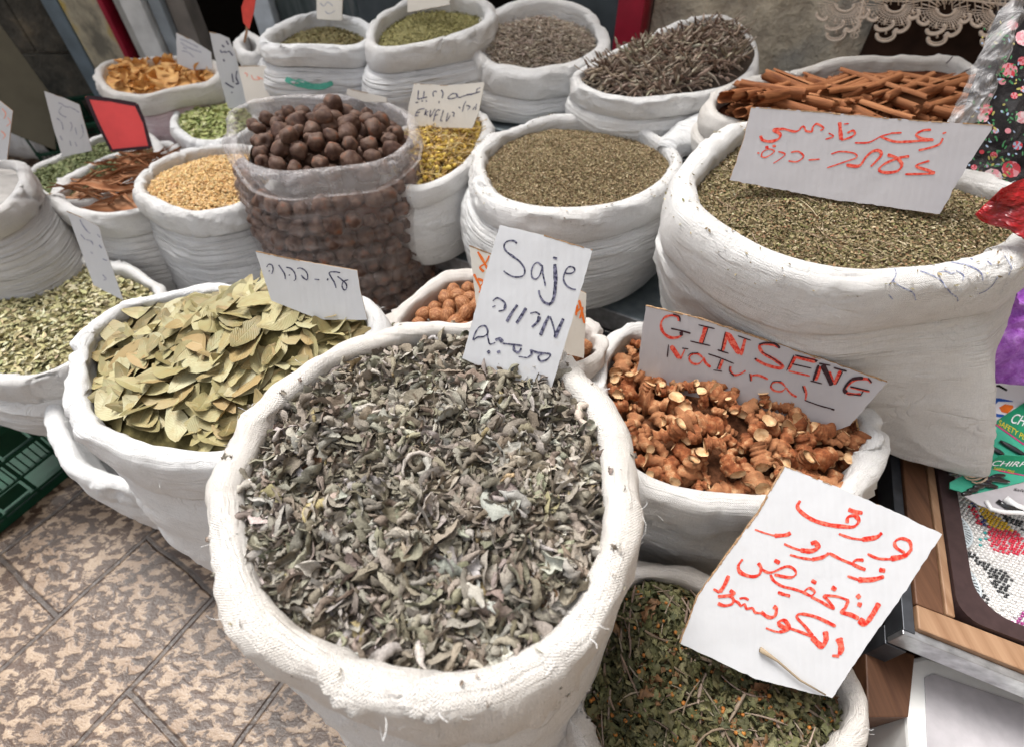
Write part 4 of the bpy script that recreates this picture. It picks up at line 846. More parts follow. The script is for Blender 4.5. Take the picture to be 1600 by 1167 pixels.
saje_s = [[(365, 172), (350, 155), (320, 152), (290, 165), (282, 195), (300, 225), (340, 255), (385, 290), (412, 330), (415, 365), (395, 385), (350, 388), (310, 372), (278, 348)],
 [(525, 315), (500, 295), (475, 310), (460, 350), (465, 390), (490, 402), (515, 375), (528, 330), (530, 310)], [(530, 310), (535, 370), (548, 430), (549, 447)],
 (25, [(612, 305), (615, 360), (617, 420)]), (21, [(617, 415), (610, 500), (595, 550), (570, 568)]), (13, [(574, 566), (540, 550), (515, 510), (508, 475)]), (14, [(600, 262), (628, 270)]),
 [(680, 365), (720, 365), (742, 345), (730, 325), (700, 325), (680, 355), (668, 400), (685, 440), (720, 465), (750, 470)],
 [(208, 545), (235, 525), (270, 540), (292, 570), (285, 600), (245, 612)], (16, [(290, 565), (284, 598)]), [(205, 585), (225, 575)], (24, [(368, 570), (330, 625), (298, 680)]), (24, [(425, 590), (395, 640), (362, 690)]),
 (9, [(452, 625), (490, 618), (515, 635)]), (24, [(512, 645), (500, 680), (462, 715)]), (25, [(575, 642), (550, 690), (518, 768)]), (11, [(580, 645), (600, 700), (618, 775)]), (27, [(668, 660), (640, 720), (612, 783)]),
 [(80, 800), (90, 760), (120, 715), (160, 708), (175, 750), (150, 775), (110, 780), (82, 800)], (8, [(170, 755), (180, 800), (190, 825), (225, 815)]), (20, [(225, 800), (250, 790), (272, 812)]), (11, [(272, 820), (340, 828), (400, 835)]),
 (15, [(345, 835), (348, 865), (375, 878), (395, 850)]), (15, [(455, 860), (460, 890), (435, 912)]), (7, [(435, 914), (375, 905)]), (11, [(455, 862), (500, 880), (580, 890), (560, 925), (520, 935), (505, 905), (540, 885)]), (17, [(175, 868), (188, 884)]), (17, [(235, 880), (258, 870)])]
sign('white card reading Saje in black above Hebrew and Arabic in the sage sack', [(781, 352), (850, 368), (926, 391), (900, 480), (862, 606), (790, 590), (722, 560), (752, 450)], (800, 600, .685), (-.1, -.80, .60), 'card',
     [(saje_s, 10, *A, 'ink', 'writing')], .7, torn=(1,))
B_ = (990, 470, 3.902)
gin_red = [[(275, 125), (270, 98), (235, 90), (190, 103), (167, 140), (177, 188), (215, 222), (265, 225), (300, 205)], (22, [(440, 158), (425, 210), (408, 262)]), (18, [(568, 192), (542, 308)]), (26, [(572, 200), (645, 325)]), (18, [(682, 228), (654, 333)]),
 (13, [(890, 285), (850, 268), (790, 266), (767, 278), (790, 320), (860, 360), (912, 402), (880, 410), (800, 388), (742, 355)]), (18, [(988, 340), (944, 422)]), (16, [(990, 342), (1115, 370)]), (9, [(945, 428), (1075, 458)]), (20, [(1140, 400), (1108, 485)]), (18, [(1190, 430), (1215, 500)]), (20, [(1262, 425), (1222, 510)]),
 (12, [(1448, 500), (1428, 478), (1370, 478), (1318, 505), (1292, 545), (1315, 566), (1385, 568)]), (7, [(1320, 528), (1440, 555)]), (18, [(228, 275), (280, 352)]), (9, [(312, 297), (285, 358)]), (9, [(420, 345), (390, 324), (352, 330), (339, 355), (362, 383), (400, 383), (425, 355)]), (10, [(425, 345), (440, 380), (470, 405)]), (16, [(545, 358), (520, 420)]),
 (9, [(592, 400), (592, 430), (615, 452), (655, 443), (683, 425)]), (9, [(714, 445), (718, 488)]), (9, [(715, 457), (760, 453), (820, 478)]), (9, [(925, 522), (895, 495), (850, 498), (838, 525), (862, 548), (905, 550), (930, 525)]), (9, [(930, 530), (960, 565), (995, 585)]), (10, [(1038, 517), (1052, 560), (1048, 603)])]
gin_blk = [(7, [(283, 130), (278, 98), (240, 84)]), (8, [(228, 170), (290, 184), (348, 200)]), (18, [(290, 190), (292, 215)]), (6, [(455, 165), (438, 215), (420, 268)]), (7, [(395, 148), (495, 172)]), (7, [(345, 247), (468, 275)]), (7, [(635, 215), (715, 243)]), (7, [(512, 300), (580, 322)]), (6, [(560, 190), (534, 308)]), (11, [(765, 268), (800, 258), (860, 262), (892, 290)]), (5, [(780, 310), (850, 352), (905, 392)]), (10, [(738, 352), (750, 358)]),
 (7, [(978, 332), (932, 428)]), (7, [(985, 332), (1125, 366)]), (9, [(1105, 366), (1118, 372)]), (6, [(965, 385), (1085, 412)]), (14, [(1128, 392), (1094, 488)]), (24, [(1152, 392), (1180, 450), (1208, 515)]), (6, [(1275, 430), (1235, 510)]), (8, [(1130, 382), (1200, 395)]), (8, [(1220, 408), (1300, 430)]), (7, [(1078, 487), (1150, 505)]), (18, [(1400, 470), (1330, 480), (1285, 535), (1298, 560)]), (8, [(1430, 470), (1452, 500)]), (7, [(1320, 522), (1440, 548)]), (8, [(1400, 550), (1385, 574)]), (6, [(1300, 566), (1390, 577)]),
 (7, [(213, 268), (205, 345)]), (6, [(295, 290), (335, 295)]), (6, [(330, 340), (350, 322), (395, 318)]), (6, [(455, 325), (530, 350), (612, 384)]), (6, [(532, 355), (508, 420)]), (6, [(485, 422), (540, 430)]), (5, [(585, 400), (585, 430), (612, 458)]), (5, [(707, 442), (712, 490)]), (5, [(835, 520), (850, 492), (900, 490)]), (7, [(1030, 518), (1043, 560)]), (7, [(1043, 605), (1130, 636), (1225, 662)]), (9, [(1205, 658), (1225, 664)])]
sign('long grey card with GINSENG NaTUraL in red and black stuck in the roots', [(1009, 478), (1090, 497), (1200, 533), (1300, 567), (1387, 597), (1328, 664), (1240, 700), (1100, 660), (994, 590)], (1160, 612, .566), (-.36, -.84, .30), 'cardgrey',
     [(gin_red, 12, *B_, 'inkred', 'writing'), (gin_blk, 7, *B_, 'inkblack', 'outline')], 1.2, .004, torn=(0, 1, 2, 3))
C_ = (1060, 720, 3.333)
haw_s = [(15, [(635, 205), (620, 235), (640, 265), (700, 305), (780, 330), (860, 340), (915, 340), (940, 310), (920, 285), (885, 290), (878, 322)]), (16, [(885, 250), (915, 262), (960, 270)]),
 (9, [(835, 378), (900, 400), (960, 408)]), (21, [(955, 408), (1030, 396), (1060, 372)]), (10, [(985, 482), (1040, 506), (1110, 510)]), (20, [(1105, 508), (1180, 492), (1210, 462)]), (13, [(1212, 470), (1205, 420), (1160, 402), (1128, 420), (1135, 450), (1180, 478)]),
 (7, [(398, 355), (450, 374), (505, 388)]), (19, [(500, 388), (560, 384), (585, 372)]), (9, [(550, 430), (600, 452), (640, 464)]), (19, [(635, 463), (690, 468), (726, 450), (714, 424), (690, 430)]), (9, [(580, 487), (640, 503), (700, 512)]), (17, [(695, 512), (750, 500), (785, 478)]), (10, [(785, 478), (850, 512), (920, 540), (975, 565)]), (13, [(965, 515), (925, 515), (910, 535), (940, 552), (975, 565)]),
 (9, [(880, 598), (940, 618)]), (18, [(935, 618), (1010, 616), (1072, 600)]), (17, [(1045, 565), (1078, 570)]),
 (13, [(335, 510), (312, 545), (325, 580), (380, 600), (420, 590), (430, 555), (415, 530)]), (10, [(430, 560), (480, 580), (560, 548), (600, 560), (612, 588), (580, 605), (500, 590)]), (11, [(480, 590), (495, 620), (540, 650), (600, 665), (650, 682), (690, 700), (710, 680), (680, 660), (655, 680)]), (11, [(690, 705), (740, 730), (810, 768), (775, 720), (760, 700), (830, 705), (890, 727)]), (16, [(885, 725), (868, 765), (850, 785), (900, 800), (940, 820)]), (26, [(940, 825), (975, 842), (1010, 800), (1045, 738)]),
 (15, [(500, 515), (528, 530)]), (13, [(693, 620), (718, 635)]), (15, [(798, 655), (822, 670)]), (12, [(518, 682), (545, 692), (582, 702)]), (17, [(930, 695), (946, 713)]), (17, [(932, 742), (955, 750)]),
 (20, [(262, 595), (240, 645), (215, 682)]), (10, [(215, 684), (182, 665)]), (13, [(205, 705), (260, 700), (290, 690), (268, 672)]), (12, [(205, 740), (240, 752), (280, 742), (285, 715), (262, 700)]), (11, [(280, 720), (310, 735), (325, 752), (345, 745), (355, 767), (385, 765), (400, 787), (430, 790)]), (15, [(430, 785), (470, 812), (502, 805), (510, 770), (495, 755)]), (9, [(318, 715), (345, 712), (366, 722)]),
 (8, [(455, 868), (500, 885), (530, 890)]), (15, [(525, 890), (575, 872), (555, 830), (525, 835), (530, 855), (570, 872)]), (11, [(575, 868), (640, 890), (700, 915)]), (22, [(695, 915), (745, 962), (768, 930), (765, 885)]), (12, [(700, 910), (660, 860), (617, 812), (640, 795), (720, 812), (820, 860)]), (24, [(835, 920), (848, 970), (838, 1008)]), (12, [(838, 1015), (800, 1012)])]
sign('large white card with four lines of red Arabic over the hawthorn leaves', [(1226, 727), (1300, 757), (1390, 795), (1472, 834), (1420, 915), (1360, 1000), (1300, 1090), (1180, 1060), (1062, 1004), (1090, 930), (1140, 860), (1185, 800)], (1180, 1040, .465), (-.10, -.62, .78), 'card',
     [(haw_s, 13, *C_, 'inkred', 'writing')], 1.0, torn=(0, 8, 9, 10, 11))
D_ = (1140, 160, 3.81)
za_s = [(13, [(330, 160), (260, 165), (300, 190), (290, 220), (240, 235), (195, 225), (185, 200)]), (9, [(325, 160), (380, 175), (410, 170), (430, 148), (445, 150), (455, 172), (490, 175), (495, 150), (520, 130), (560, 155), (540, 170)]), (12, [(212, 270), (232, 268)]), (12, [(255, 262), (275, 262)]), (7, [(590, 185), (618, 205), (570, 222)]),
 (18, [(655, 120), (660, 180), (664, 225)]), (10, [(664, 228), (720, 210), (745, 190), (735, 170), (700, 185)]), (6, [(680, 132), (710, 128)]), (8, [(745, 243), (830, 240), (900, 205), (960, 188)]), (8, [(958, 186), (1025, 182)]), (11, [(900, 207), (980, 235), (1060, 236), (1140, 230), (1205, 226)]), (12, [(1200, 165), (1150, 170), (1110, 195), (1150, 220), (1215, 225)]), (11, [(1270, 215), (1250, 250), (1200, 270), (1125, 288)]), (9, [(1268, 188), (1290, 180)]),
 (7, [(185, 320), (210, 330), (250, 310), (265, 290), (230, 280), (195, 300), (190, 325)]), (8, [(165, 302), (178, 306)]), (6, [(290, 295), (330, 310), (300, 340), (260, 365)]), (7, [(365, 300), (410, 295), (440, 325), (400, 355), (350, 350)]), (7, [(470, 345), (538, 340)]), (7, [(605, 310), (660, 295), (740, 305), (755, 330), (690, 355), (580, 392)]), (14, [(695, 375), (770, 380), (810, 330), (850, 295), (890, 290), (900, 320), (840, 385)]), (14, [(940, 315), (990, 330), (1025, 370), (1000, 410), (930, 420), (890, 405), (920, 370), (1000, 335), (1070, 322)]), (11, [(1190, 350), (1110, 380), (1190, 410), (1210, 425), (1045, 430)])]
sign('wide grey card with red Arabic and Hebrew standing in the very large sack', [(1174, 168), (1290, 176), (1420, 188), (1552, 196), (1550, 202), (1510, 262), (1468, 335), (1300, 312), (1140, 282), (1160, 225)], (1320, 305, .78), (-.22, -.82, .5), 'cardgrey',
     [(za_s, 10, *D_, 'inkred', 'writing')], 1.2, .004, torn=(0, 1, 2, 3))
E_ = (390, 380, 6.957)
bay_s = [[(185, 265), (205, 235), (240, 240), (255, 285), (240, 340)], [(210, 300), (216, 312)], [(315, 240), (350, 290), (380, 340), (388, 395)], [(395, 265), (450, 280), (490, 330), (500, 390), (480, 415)], [(430, 345), (434, 356)], [(515, 280), (560, 275), (610, 310), (630, 350), (625, 400), (590, 385), (560, 350)], [(705, 395), (760, 402)], (20, [(840, 395), (856, 402)]), [(985, 325), (920, 315), (865, 325), (890, 380), (920, 430), (940, 490)], [(955, 365), (1000, 400), (1050, 450), (1050, 500), (1025, 510), (1005, 470), (1020, 420), (1075, 400)]]
sign('white card with thin Hebrew letters behind the bay leaves', [(399, 393), (470, 408), (558, 423), (563, 455), (574, 500), (500, 500), (424, 470)], (510, 480, .66), (.12, -.85, .45), 'card', [(bay_s, 13, *E_, 'ink', 'writing')], .4)
nut_l = [[(110, 225), (135, 265), (160, 310), (175, 340)], [(185, 250), (160, 300), (125, 325), (150, 355)], [(85, 370), (110, 420), (130, 470), (118, 490)], [(110, 400), (150, 420), (125, 450)], [(160, 390), (140, 440)]]
nut_r = [[(770, 540), (790, 620), (805, 690)], [(745, 625), (790, 590), (775, 660)], [(760, 570), (750, 640)]]
sign('kraft backed ivory card with orange writing behind the Saje card', [(733, 384), (820, 418), (916, 459), (915, 505), (912, 560), (830, 540), (747, 500)], (830, 540, .60), (-.1, -.88, .45), 'cardoff', [(nut_l, 13, *A, 'inkorange', 'writing'), (nut_r, 13, *A, 'inkorange', 'writing')], .6)
F_ = (630, 120, 11.43)
ek_s = [[(270, 250), (265, 320), (260, 395), (290, 405)], [(375, 260), (360, 385)], [(290, 400), (360, 385), (430, 365)], [(540, 360), (530, 300), (560, 265), (600, 275)], [(680, 240), (710, 300), (695, 390)], [(790, 385), (850, 400), (950, 370), (960, 320), (880, 310), (795, 375)], [(950, 330), (980, 370), (1020, 375)], [(1020, 375), (1130, 335), (1250, 310), (1380, 270)], (28, [(1130, 330), (1240, 315)]), [(1310, 290), (1320, 230), (1380, 200)], (22, [(220, 470), (265, 462)]), (22, [(325, 440), (350, 440)]), (22, [(402, 440), (425, 440)]), [(640, 440), (640, 480)],
 [(385, 575), (270, 600), (215, 700), (270, 690)], [(240, 650), (300, 640)], [(410, 590), (380, 700)], [(450, 620), (400, 660), (430, 700)], [(490, 600), (480, 720), (570, 580)], [(660, 600), (590, 620), (540, 800)], [(570, 700), (620, 680)], [(720, 600), (670, 780), (700, 790)], [(800, 650), (770, 800), (840, 700)], [(870, 640), (910, 650), (900, 690), (900, 720)], [(990, 545), (1020, 570)], (22, [(1120, 440), (1080, 530), (1055, 630)]), [(1130, 520), (1190, 540), (1150, 600)], [(1310, 490), (1290, 600)], [(1240, 600), (1280, 540)]]
sign('ivory card with Arabic over EKVELP in the chamomile sack', [(647, 131), (700, 134), (757, 129), (748, 176), (738, 201), (690, 200), (636, 196), (638, 168)], (700, 196, .65), (-.1, -.88, .4), 'cardoff', [(ek_s, 19, *F_, 'ink', 'writing')], .3)
G_ = (50, 130, 8.0)
g_s = [[(330, 250), (375, 265), (420, 300), (490, 310), (590, 370)], [(375, 290), (335, 360), (380, 410), (430, 430)], [(310, 440), (370, 500), (390, 590)], [(480, 490), (500, 540), (480, 610)], [(540, 560), (560, 650)], [(620, 520), (640, 640), (600, 700)], [(350, 660), (380, 720)], [(470, 720), (490, 790)], [(540, 740), (560, 800)]]
sign('white card with faint black writing left of the red card', [(69, 143), (96, 152), (124, 164), (134, 200), (144, 236), (97, 246), (82, 195)], (115, 238, .55), (.45, -.8, .35), 'card', [(g_s, 12, *G_, 'inkfaint', 'writing')], .3)
r_s = [[(150 - 15, 168)]]
sign('red card with a black border in the olive green herb', [(133, 151), (170, 155), (214, 163), (226, 190), (237, 232), (174, 238), (152, 195)], (205, 234, .55), (.15, -.88, .35), 'cardred', border=5.5)
sign('white card with pale red writing cut off by the left edge', [(-40, 150), (0, 158), (20, 174), (16, 205), (11, 250), (-40, 255)], (5, 250, .62), (.35, -.85, .35), 'card', [([[(3, 170), (9, 178), (6, 186)], [(12, 184), (16, 192), (10, 198)], [(2, 205), (8, 212), (4, 218)], [(-10, 180), (-4, 200)]], 1.6, 0, 0, 1, 'inkpink', 'writing')], .3)
sign('narrow white card with black writing leaning over the green pods', [(104, 330), (128, 340), (155, 355), (160, 376), (193, 470), (146, 446), (126, 390)], (165, 455, .45), (.55, -.7, .4), 'card', [([[(245, 280), (262, 300)], [(180, 170), (210, 230), (260, 300), (300, 330)], [(380, 340), (410, 375)], [(250, 400), (310, 420), (330, 460)], [(190, 340), (240, 400)], [(400, 460), (430, 500)], [(300, 540), (330, 560)], [(440, 800), (480, 850), (450, 860)], [(440, 620), (490, 640)]], 12, 100, 320, 7.29, 'inkfaint', 'writing')], .3)
H_ = (260, 30, 7.62)
sign('white card with blurred black lines in the sack of orange chips', [(275, 51), (302, 64), (330, 82), (332, 108), (300, 110), (277, 100)], (305, 108, .63), (.3, -.85, .35), 'card', [([[(160, 240), (220, 260), (300, 300), (380, 340)], [(170, 280), (240, 330), (330, 370), (420, 400)], [(180, 380), (260, 400), (330, 460)], [(200, 340), (240, 360)]], 11, *H_, 'inkfaint', 'writing')], .3)
sign('tall narrow white card with a torn brown edge left of the plastic bag', [(327, 50), (344, 54), (358, 60), (368, 85), (378, 125), (390, 168), (357, 170), (340, 110)], (372, 166, .58), (.35, -.85, .3), 'card', [([[(640, 370), (660, 400), (690, 390), (710, 400), (750, 390), (790, 440)], [(660, 310), (690, 340)], [(710, 260), (740, 310)], [(680, 480), (690, 510)], [(780, 650), (790, 720), (800, 760)], [(840, 620), (830, 700), (860, 770), (820, 770)], [(700, 760), (760, 800), (800, 820)], [(775, 870), (785, 885)]], 15, *H_, 'ink', 'writing')], .5)
sign('small ivory card with pale red writing behind the plastic bag', [(372, 104), (410, 103), (442, 110), (454, 150), (420, 160), (385, 162)], (418, 158, .63), (0, -.9, .4), 'cardoff', [([[(930, 640), (960, 660), (960, 690)], [(1010, 670), (1040, 720), (1110, 720), (1080, 690), (1150, 720)], [(1230, 670), (1260, 720), (1330, 740), (1400, 745)], [(1340, 690), (1360, 720)]], 13, *H_, 'inkpink', 'writing')], .3)
sign('pale card standing in the sack with green stripes', [(494, -30), (515, -30), (536, -30), (534, 32), (514, 32), (495, 30)], (515, 31, .76), (0, -.9, .4), 'cardoff', [([[(500, 5), (506, 10), (512, 4), (520, 10)], [(508, 18), (514, 22), (524, 17)]], 1.2, 0, 0, 1, 'inkfaint', 'writing')], .3)
sign('pale card standing in the olive powder', [(635, -25), (668, -27), (701, -28), (702, 8), (668, 14), (637, 20)], (668, 14, .82), (0, -.9, .4), 'cardoff', rough=.3)
sign('thin pale card edge lying behind the dried limes', [(543, 139), (575, 146), (604, 153), (604, 160), (570, 160), (541, 148)], (572, 158, .70), (0, -.9, .4), 'cardoff', rough=.2)
# red tag on a stick
mb = MB(); a_, b_ = P(382, 66, .72), P(386, 30, .80); mb.tube([a_, (a_ + b_) / 2 + np.array((.003, 0, 0)), b_], .003, seg=6); st_ = mb.build('tag_stick', plain('twig', (.30, .16, .08)))
pl = Plane(386, 40, .79, (0, -.9, .3)); mb = MB(); mb.prism([pl.at(*q) for q in ((377, 12), (388, -20), (402, -20), (396, 20), (389, 46), (380, 36))], -pl.n * .003); tg = mb.build('tag', plain('tag_red', (.62, .06, .04), .5), st_)
tag(st_, 'red tag on a thin twig sticking out of the small sack', 'tag')
# ------------------------------------------------------------------ marks printed on the sacks
def bvh(rows):
    nr, n = rows.shape[:2]; f = grid_faces(nr, n); return BVHTree.FromPolygons([tuple(map(float, p)) for p in rows.reshape(-1, 3)], [tuple(map(int, q)) for q in f])
def printed(key, part, strokes, width, inkm, nm, parent_part, ox=0, oy=0, s=1):
    S_ = SACKS[key]; tr = bvh(S_[part]); miss = [0]
    def fn(x, y, off):
        d = ray(ox + x / s, oy + y / s); d = d / np.linalg.norm(d); h_ = tr.ray_cast(Vector(CAMP), Vector(d))
        if h_[0] is None: miss[0] += 1; return (0, 0, -1)
        return np.array(h_[0]) - d * (off + .0008)
    fine = []
    for st in strokes:
        if isinstance(st, tuple) and isinstance(st[0], (int, float)): fine.append(st)
        else: fine.append(st)
    v_, f_ = ribbon(fine, width, fn)
    ok = v_[:, 2] > -.5; f_ = f_[ok[f_].all(1)]
    if len(f_) == 0: return
    o = mk(nm, v_, f_, M[inkm], smooth=False); par = [c for c in S_['root'].children if c.name.split('.')[0] == parent_part][0]
    o.parent = par
Jx = (1340, 400, 6.154)
printed('zaatar', 'rim', [[(310, 80), (350, 115), (370, 160), (355, 215), (300, 285)], [(340, 240), (420, 300), (530, 355), (560, 430)], [(540, 80), (560, 110)], [(600, 145), (700, 180), (800, 235), (850, 300), (900, 360), (955, 400), (965, 440)], [(780, 155), (850, 150), (900, 170), (940, 160)], [(950, 140), (1020, 190), (1010, 240)], [(900, 60), (1050, 90), (1160, 140), (1200, 190), (1205, 240)], [(1350, 200), (1300, 280), (1230, 340), (1150, 370)], [(1410, 0), (1455, 60), (1480, 120), (1450, 190)], [(1070, 20), (1110, 35)], [(1250, 50), (1290, 90)], [(300, 375), (340, 420)]], 11, 'inkblue', 'printed_mark', 'rolled_rim', *Jx)
printed('stripe', 'body', [(9, [(446, 124), (470, 133), (500, 136), (520, 130)]), (9, [(462, 128), (490, 136)])], 8, 'inkgreen', 'printed_stripe', 'body')
printed('cinnamon', 'rim', [(2.2, [(1478, 100), (1486, 92), (1492, 84)]), (2.2, [(1492, 122), (1508, 112), (1526, 104)])], 2, 'inkblack', 'printed_mark', 'rolled_rim')
# ------------------------------------------------------------------ green crates
def crate(label, o, d, e, L_, W_, Hh):
    """open plastic crate: o bottom corner, d along, e across"""
    o, d, e = [np.array(x, float) for x in (o, d, e)]; d = d / np.linalg.norm(d); e = e / np.linalg.norm(e); r = empty('plastic_crate', o + d * L_ / 2 + e * W_ / 2); kids = []; zz = np.array((0, 0, 1.))
    def wall(p, a, ln, nrm):
        mb = MB(); bx = lambda x0, x1, z0, z1, th=.003, pr_=0: mb.box(p + a * (x0 + x1) / 2 + zz * (z0 + z1) / 2 + nrm * pr_, a * (x1 - x0) / 2, nrm * th, zz * (z1 - z0) / 2)
        bx(0, ln, 0, .022, .006); bx(0, ln, .030, .038, .008, .001); bx(0, ln, Hh - .016, Hh, .010, .004); bx(0, ln, Hh * .62, Hh * .62 + .010, .006, .001); bx(0, ln, Hh * .36, Hh * .36 + .008, .005, .001)
        n_ = int(ln / .075)
        for i in range(n_ + 1): x = i * ln / n_; bx(max(0, x - .004), min(ln, x + .004), .022, Hh - .016, .0045)
        for i in range(n_):
            x = i * ln / n_ + .01; 
            if i % 2 == 0: bx(x, x + ln / n_ - .02, .044, Hh * .36 - .006, .002)
            else: bx(x, x + ln / n_ - .02, Hh * .62 + .014, Hh - .02, .002)
            for k in range(5): xx = x + k * (ln / n_ - .02) / 4; bx(xx - .0016, xx + .0016, Hh * .36, Hh * .62, .0025)
        return mb.build('side', M['crate'], bevel=.0015)
    kids = [wall(o, d, L_, -e), wall(o + e * W_, d, L_, e), wall(o, e, W_, -d), wall(o + d * L_, e, W_, d)]
    mb = MB(); mb.box(o + d * L_ / 2 + e * W_ / 2 + zz * .012, d * L_ / 2, e * W_ / 2, zz * .004); kids.append(mb.build('base', M['crate']))
    rebase(r, kids); tag(r, label, 'crate')
crate('dark green slatted plastic crate under the pod sack', (-1.263, .40, 0.001), (.436, .90, 0), (-.90, .436, 0), .62, .42, .235)
crate('dark green crate half hidden behind the far left sack', P(70, 260, .12) * (1, 1, 0) + (0, 0, .001), (.9, .436, 0), (-.436, .9, 0), .5, .35, .26)
# ------------------------------------------------------------------ tray stand at the right
Z = .385
cT = P(1430, 980, Z); sD = P(1412, 780, Z) - cT; sD /= np.linalg.norm(sD); fD = np.cross(sD, (0, 0, 1)); 
def TR(s, f, z=Z): q = cT + sD * s + fD * f; return np.array((q[0], q[1], z))
LS, LF = .62, .62
r = empty('haberdashery_tray', TR(.3, .3, 0)); kids = []
def rail(nm, s0, s1, f0, f1, z0, z1, mat, bev=.002):
    mb = MB(); mb.box(TR((s0 + s1) / 2, (f0 + f1) / 2, (z0 + z1) / 2), sD * (s1 - s0) / 2, fD * (f1 - f0) / 2, (0, 0, (z1 - z0) / 2)); kids.append(mb.build(nm, mat, bevel=bev))
rail('wooden_rail', .036, LS, .004, .040, Z - .045, Z, M['wood']); rail('pale_batten', .036, LS, .0405, .052, Z - .04, Z + .003, M['woodlight'])
rail('wooden_rail', .0, .035, .004, LF, Z - .045, Z + .001, M['woodlight'])
rail('steel_angle', -.006, LS, -.012, .003, Z - .055, Z - .006, M['darksteel'], .001); rail('steel_angle', -.012, -.0005, -.012, LF, Z - .05, Z - .008, M['edge'], .001)
rail('tray_base', .037, LS, .053, LF, Z - .052, Z - .04, M['dark'])
for s_, f_ in ((.0, .0), (.0, LF - .02), (LS - .02, 0), (LS - .02, LF - .02)): rail('leg', s_ - .012, s_ + .016, f_ - .012, f_ + .016, 0, Z - .056, M['darksteel'], .001)
# brown inner frame with a rounded corner
mb = MB(); outer, inner_ = [], []
def rr_pts(f0, s0, r, n=7): return [(s0 + r - r * math.cos(R(90) * k / n), f0 + r - r * math.sin(R(90) * k / n)) for k in range(n + 1)]
a1 = [(LS, .053)] + [(s, f) for s, f in [(.037 + .03 - .03 * math.sin(R(90) * k / 7), .053 + .03 - .03 * math.cos(R(90) * k / 7)) for k in range(8)]] + [(.037, LF)]
a2 = [(LS, .078)] + [(s, f) for s, f in [(.060 + .045 - .045 * math.sin(R(90) * k / 7), .078 + .045 - .045 * math.cos(R(90) * k / 7)) for k in range(8)]] + [(.060, LF)]
for i in range(len(a1) - 1): mb.prism([TR(*a1[i], Z + .008), TR(*a1[i + 1], Z + .008), TR(*a2[i + 1], Z + .008), TR(*a2[i], Z + .008)], (0, 0, -.045))
kids.append(mb.build('inner_frame', M['brownframe']))
rebase(r, kids); tag(r, 'wooden edged display tray with a dark inner frame at the right', 'display tray')
# beads
ZB = Z - .012
def inpoly(x, y, poly):
    c = False; j = len(poly) - 1
    for i in range(len(poly)):
        if (poly[i][1] > y) != (poly[j][1] > y) and x < (poly[j][0] - poly[i][0]) * (y - poly[i][1]) / (poly[j][1] - poly[i][1]) + poly[i][0]: c = not c
        j = i
    return c
def bpaint(name, c, rough=.18): t = NT(name, rough, .5); t.b.inputs['Base Color'].default_value = (*c, 1); t.b.inputs['Coat Weight'].default_value = .5; return t.m
bm_ = [bpaint('bead_white', (.74, .72, .70)), bpaint('bead_yellow', (.70, .45, .02)), bpaint('bead_red', (.60, .015, .05)), bpaint('bead_black', (.012, .012, .015)), bpaint('bead_blue', (.015, .03, .16)), bpaint('bead_teal', (.01, .33, .33)), bpaint('bead_purple', (.32, .03, .20))]
K_ = (1470, 740, 4.67)
def kz(pts): return [(K_[0] + a / K_[2], K_[1] + b / K_[2]) for a, b in pts]
regs = [(1, kz([(235, 215), (345, 255), (520, 370), (540, 420), (430, 445), (330, 390), (270, 270)])), (2, kz([(350, 380), (430, 400), (560, 410), (607, 480), (607, 600), (500, 590), (380, 560), (350, 480)])), (3, kz([(140, 515), (240, 570), (330, 650), (480, 710), (520, 780), (480, 910), (370, 830), (370, 760), (240, 620), (150, 540)])), (3, kz([(225, 740), (260, 800), (350, 920), (330, 980), (300, 1000), (230, 930), (195, 850)])), (3, kz([(430, 270), (520, 310), (607, 330), (607, 400), (480, 340)])), (4, kz([(185, 170), (250, 210), (350, 370), (330, 400), (270, 290), (190, 200)])), (5, kz([(275, 380), (330, 400), (330, 550), (290, 545)])), (6, kz([(500, 1080), (607, 1000), (607, 1110), (540, 1110)])), (2, kz([(200, 230), (250, 260), (300, 360), (280, 380), (200, 260)]))]
Vs, Fs, mi = [], [], []; bv, bf = blob(0, 1, 1, 1, 6, 9, 0); b0 = 0; sp_ = .0056
ntile = 0
for i in range(130):
    for j in range(70):
        s_ = .052 + i * sp_ * .9; f_ = .068 + (j + .5 * (i % 2)) * sp_
        q = TR(s_, f_, ZB); d = q - CAMP; dep_ = d @ np.array((0, CO, -SI)); px = 800 + FPX * d[0] / dep_; py = 533 - FPX * (d @ np.array((0, SI, CO))) / dep_
        if s_ + f_ < .158 or px > 1640 or py < 740: continue
        if s_ > .36: continue
        m_ = 0
        for k, pg in regs:
            if inpoly(px, py, pg): m_ = k
        if m_ in (4, 5) and (i + j) % 2: m_ = 0
        hgt = .004 * math.sin(s_ * 30) * math.sin(f_ * 26)
        if random.random() < .03: continue
        Vs.append(bv * sp_ * random.uniform(.78, .88) + q + rng.normal(0, .0004, 3) + np.array((0, 0, hgt))); Fs.append(bf + b0); mi += [m_] * len(bf); b0 += len(bv)
cloth = MB(); cloth.box(TR(.22, .27, ZB - .007), sD * .165, fD * .21, (0, 0, .002)); bc = cloth.build('beaded_fabric', M['bright']); tag(bc, 'white beaded panel with yellow, red and black beads in the tray', 'beadwork')
bo = mk('beads', np.concatenate(Vs), Fs, bm_, bc, mi)
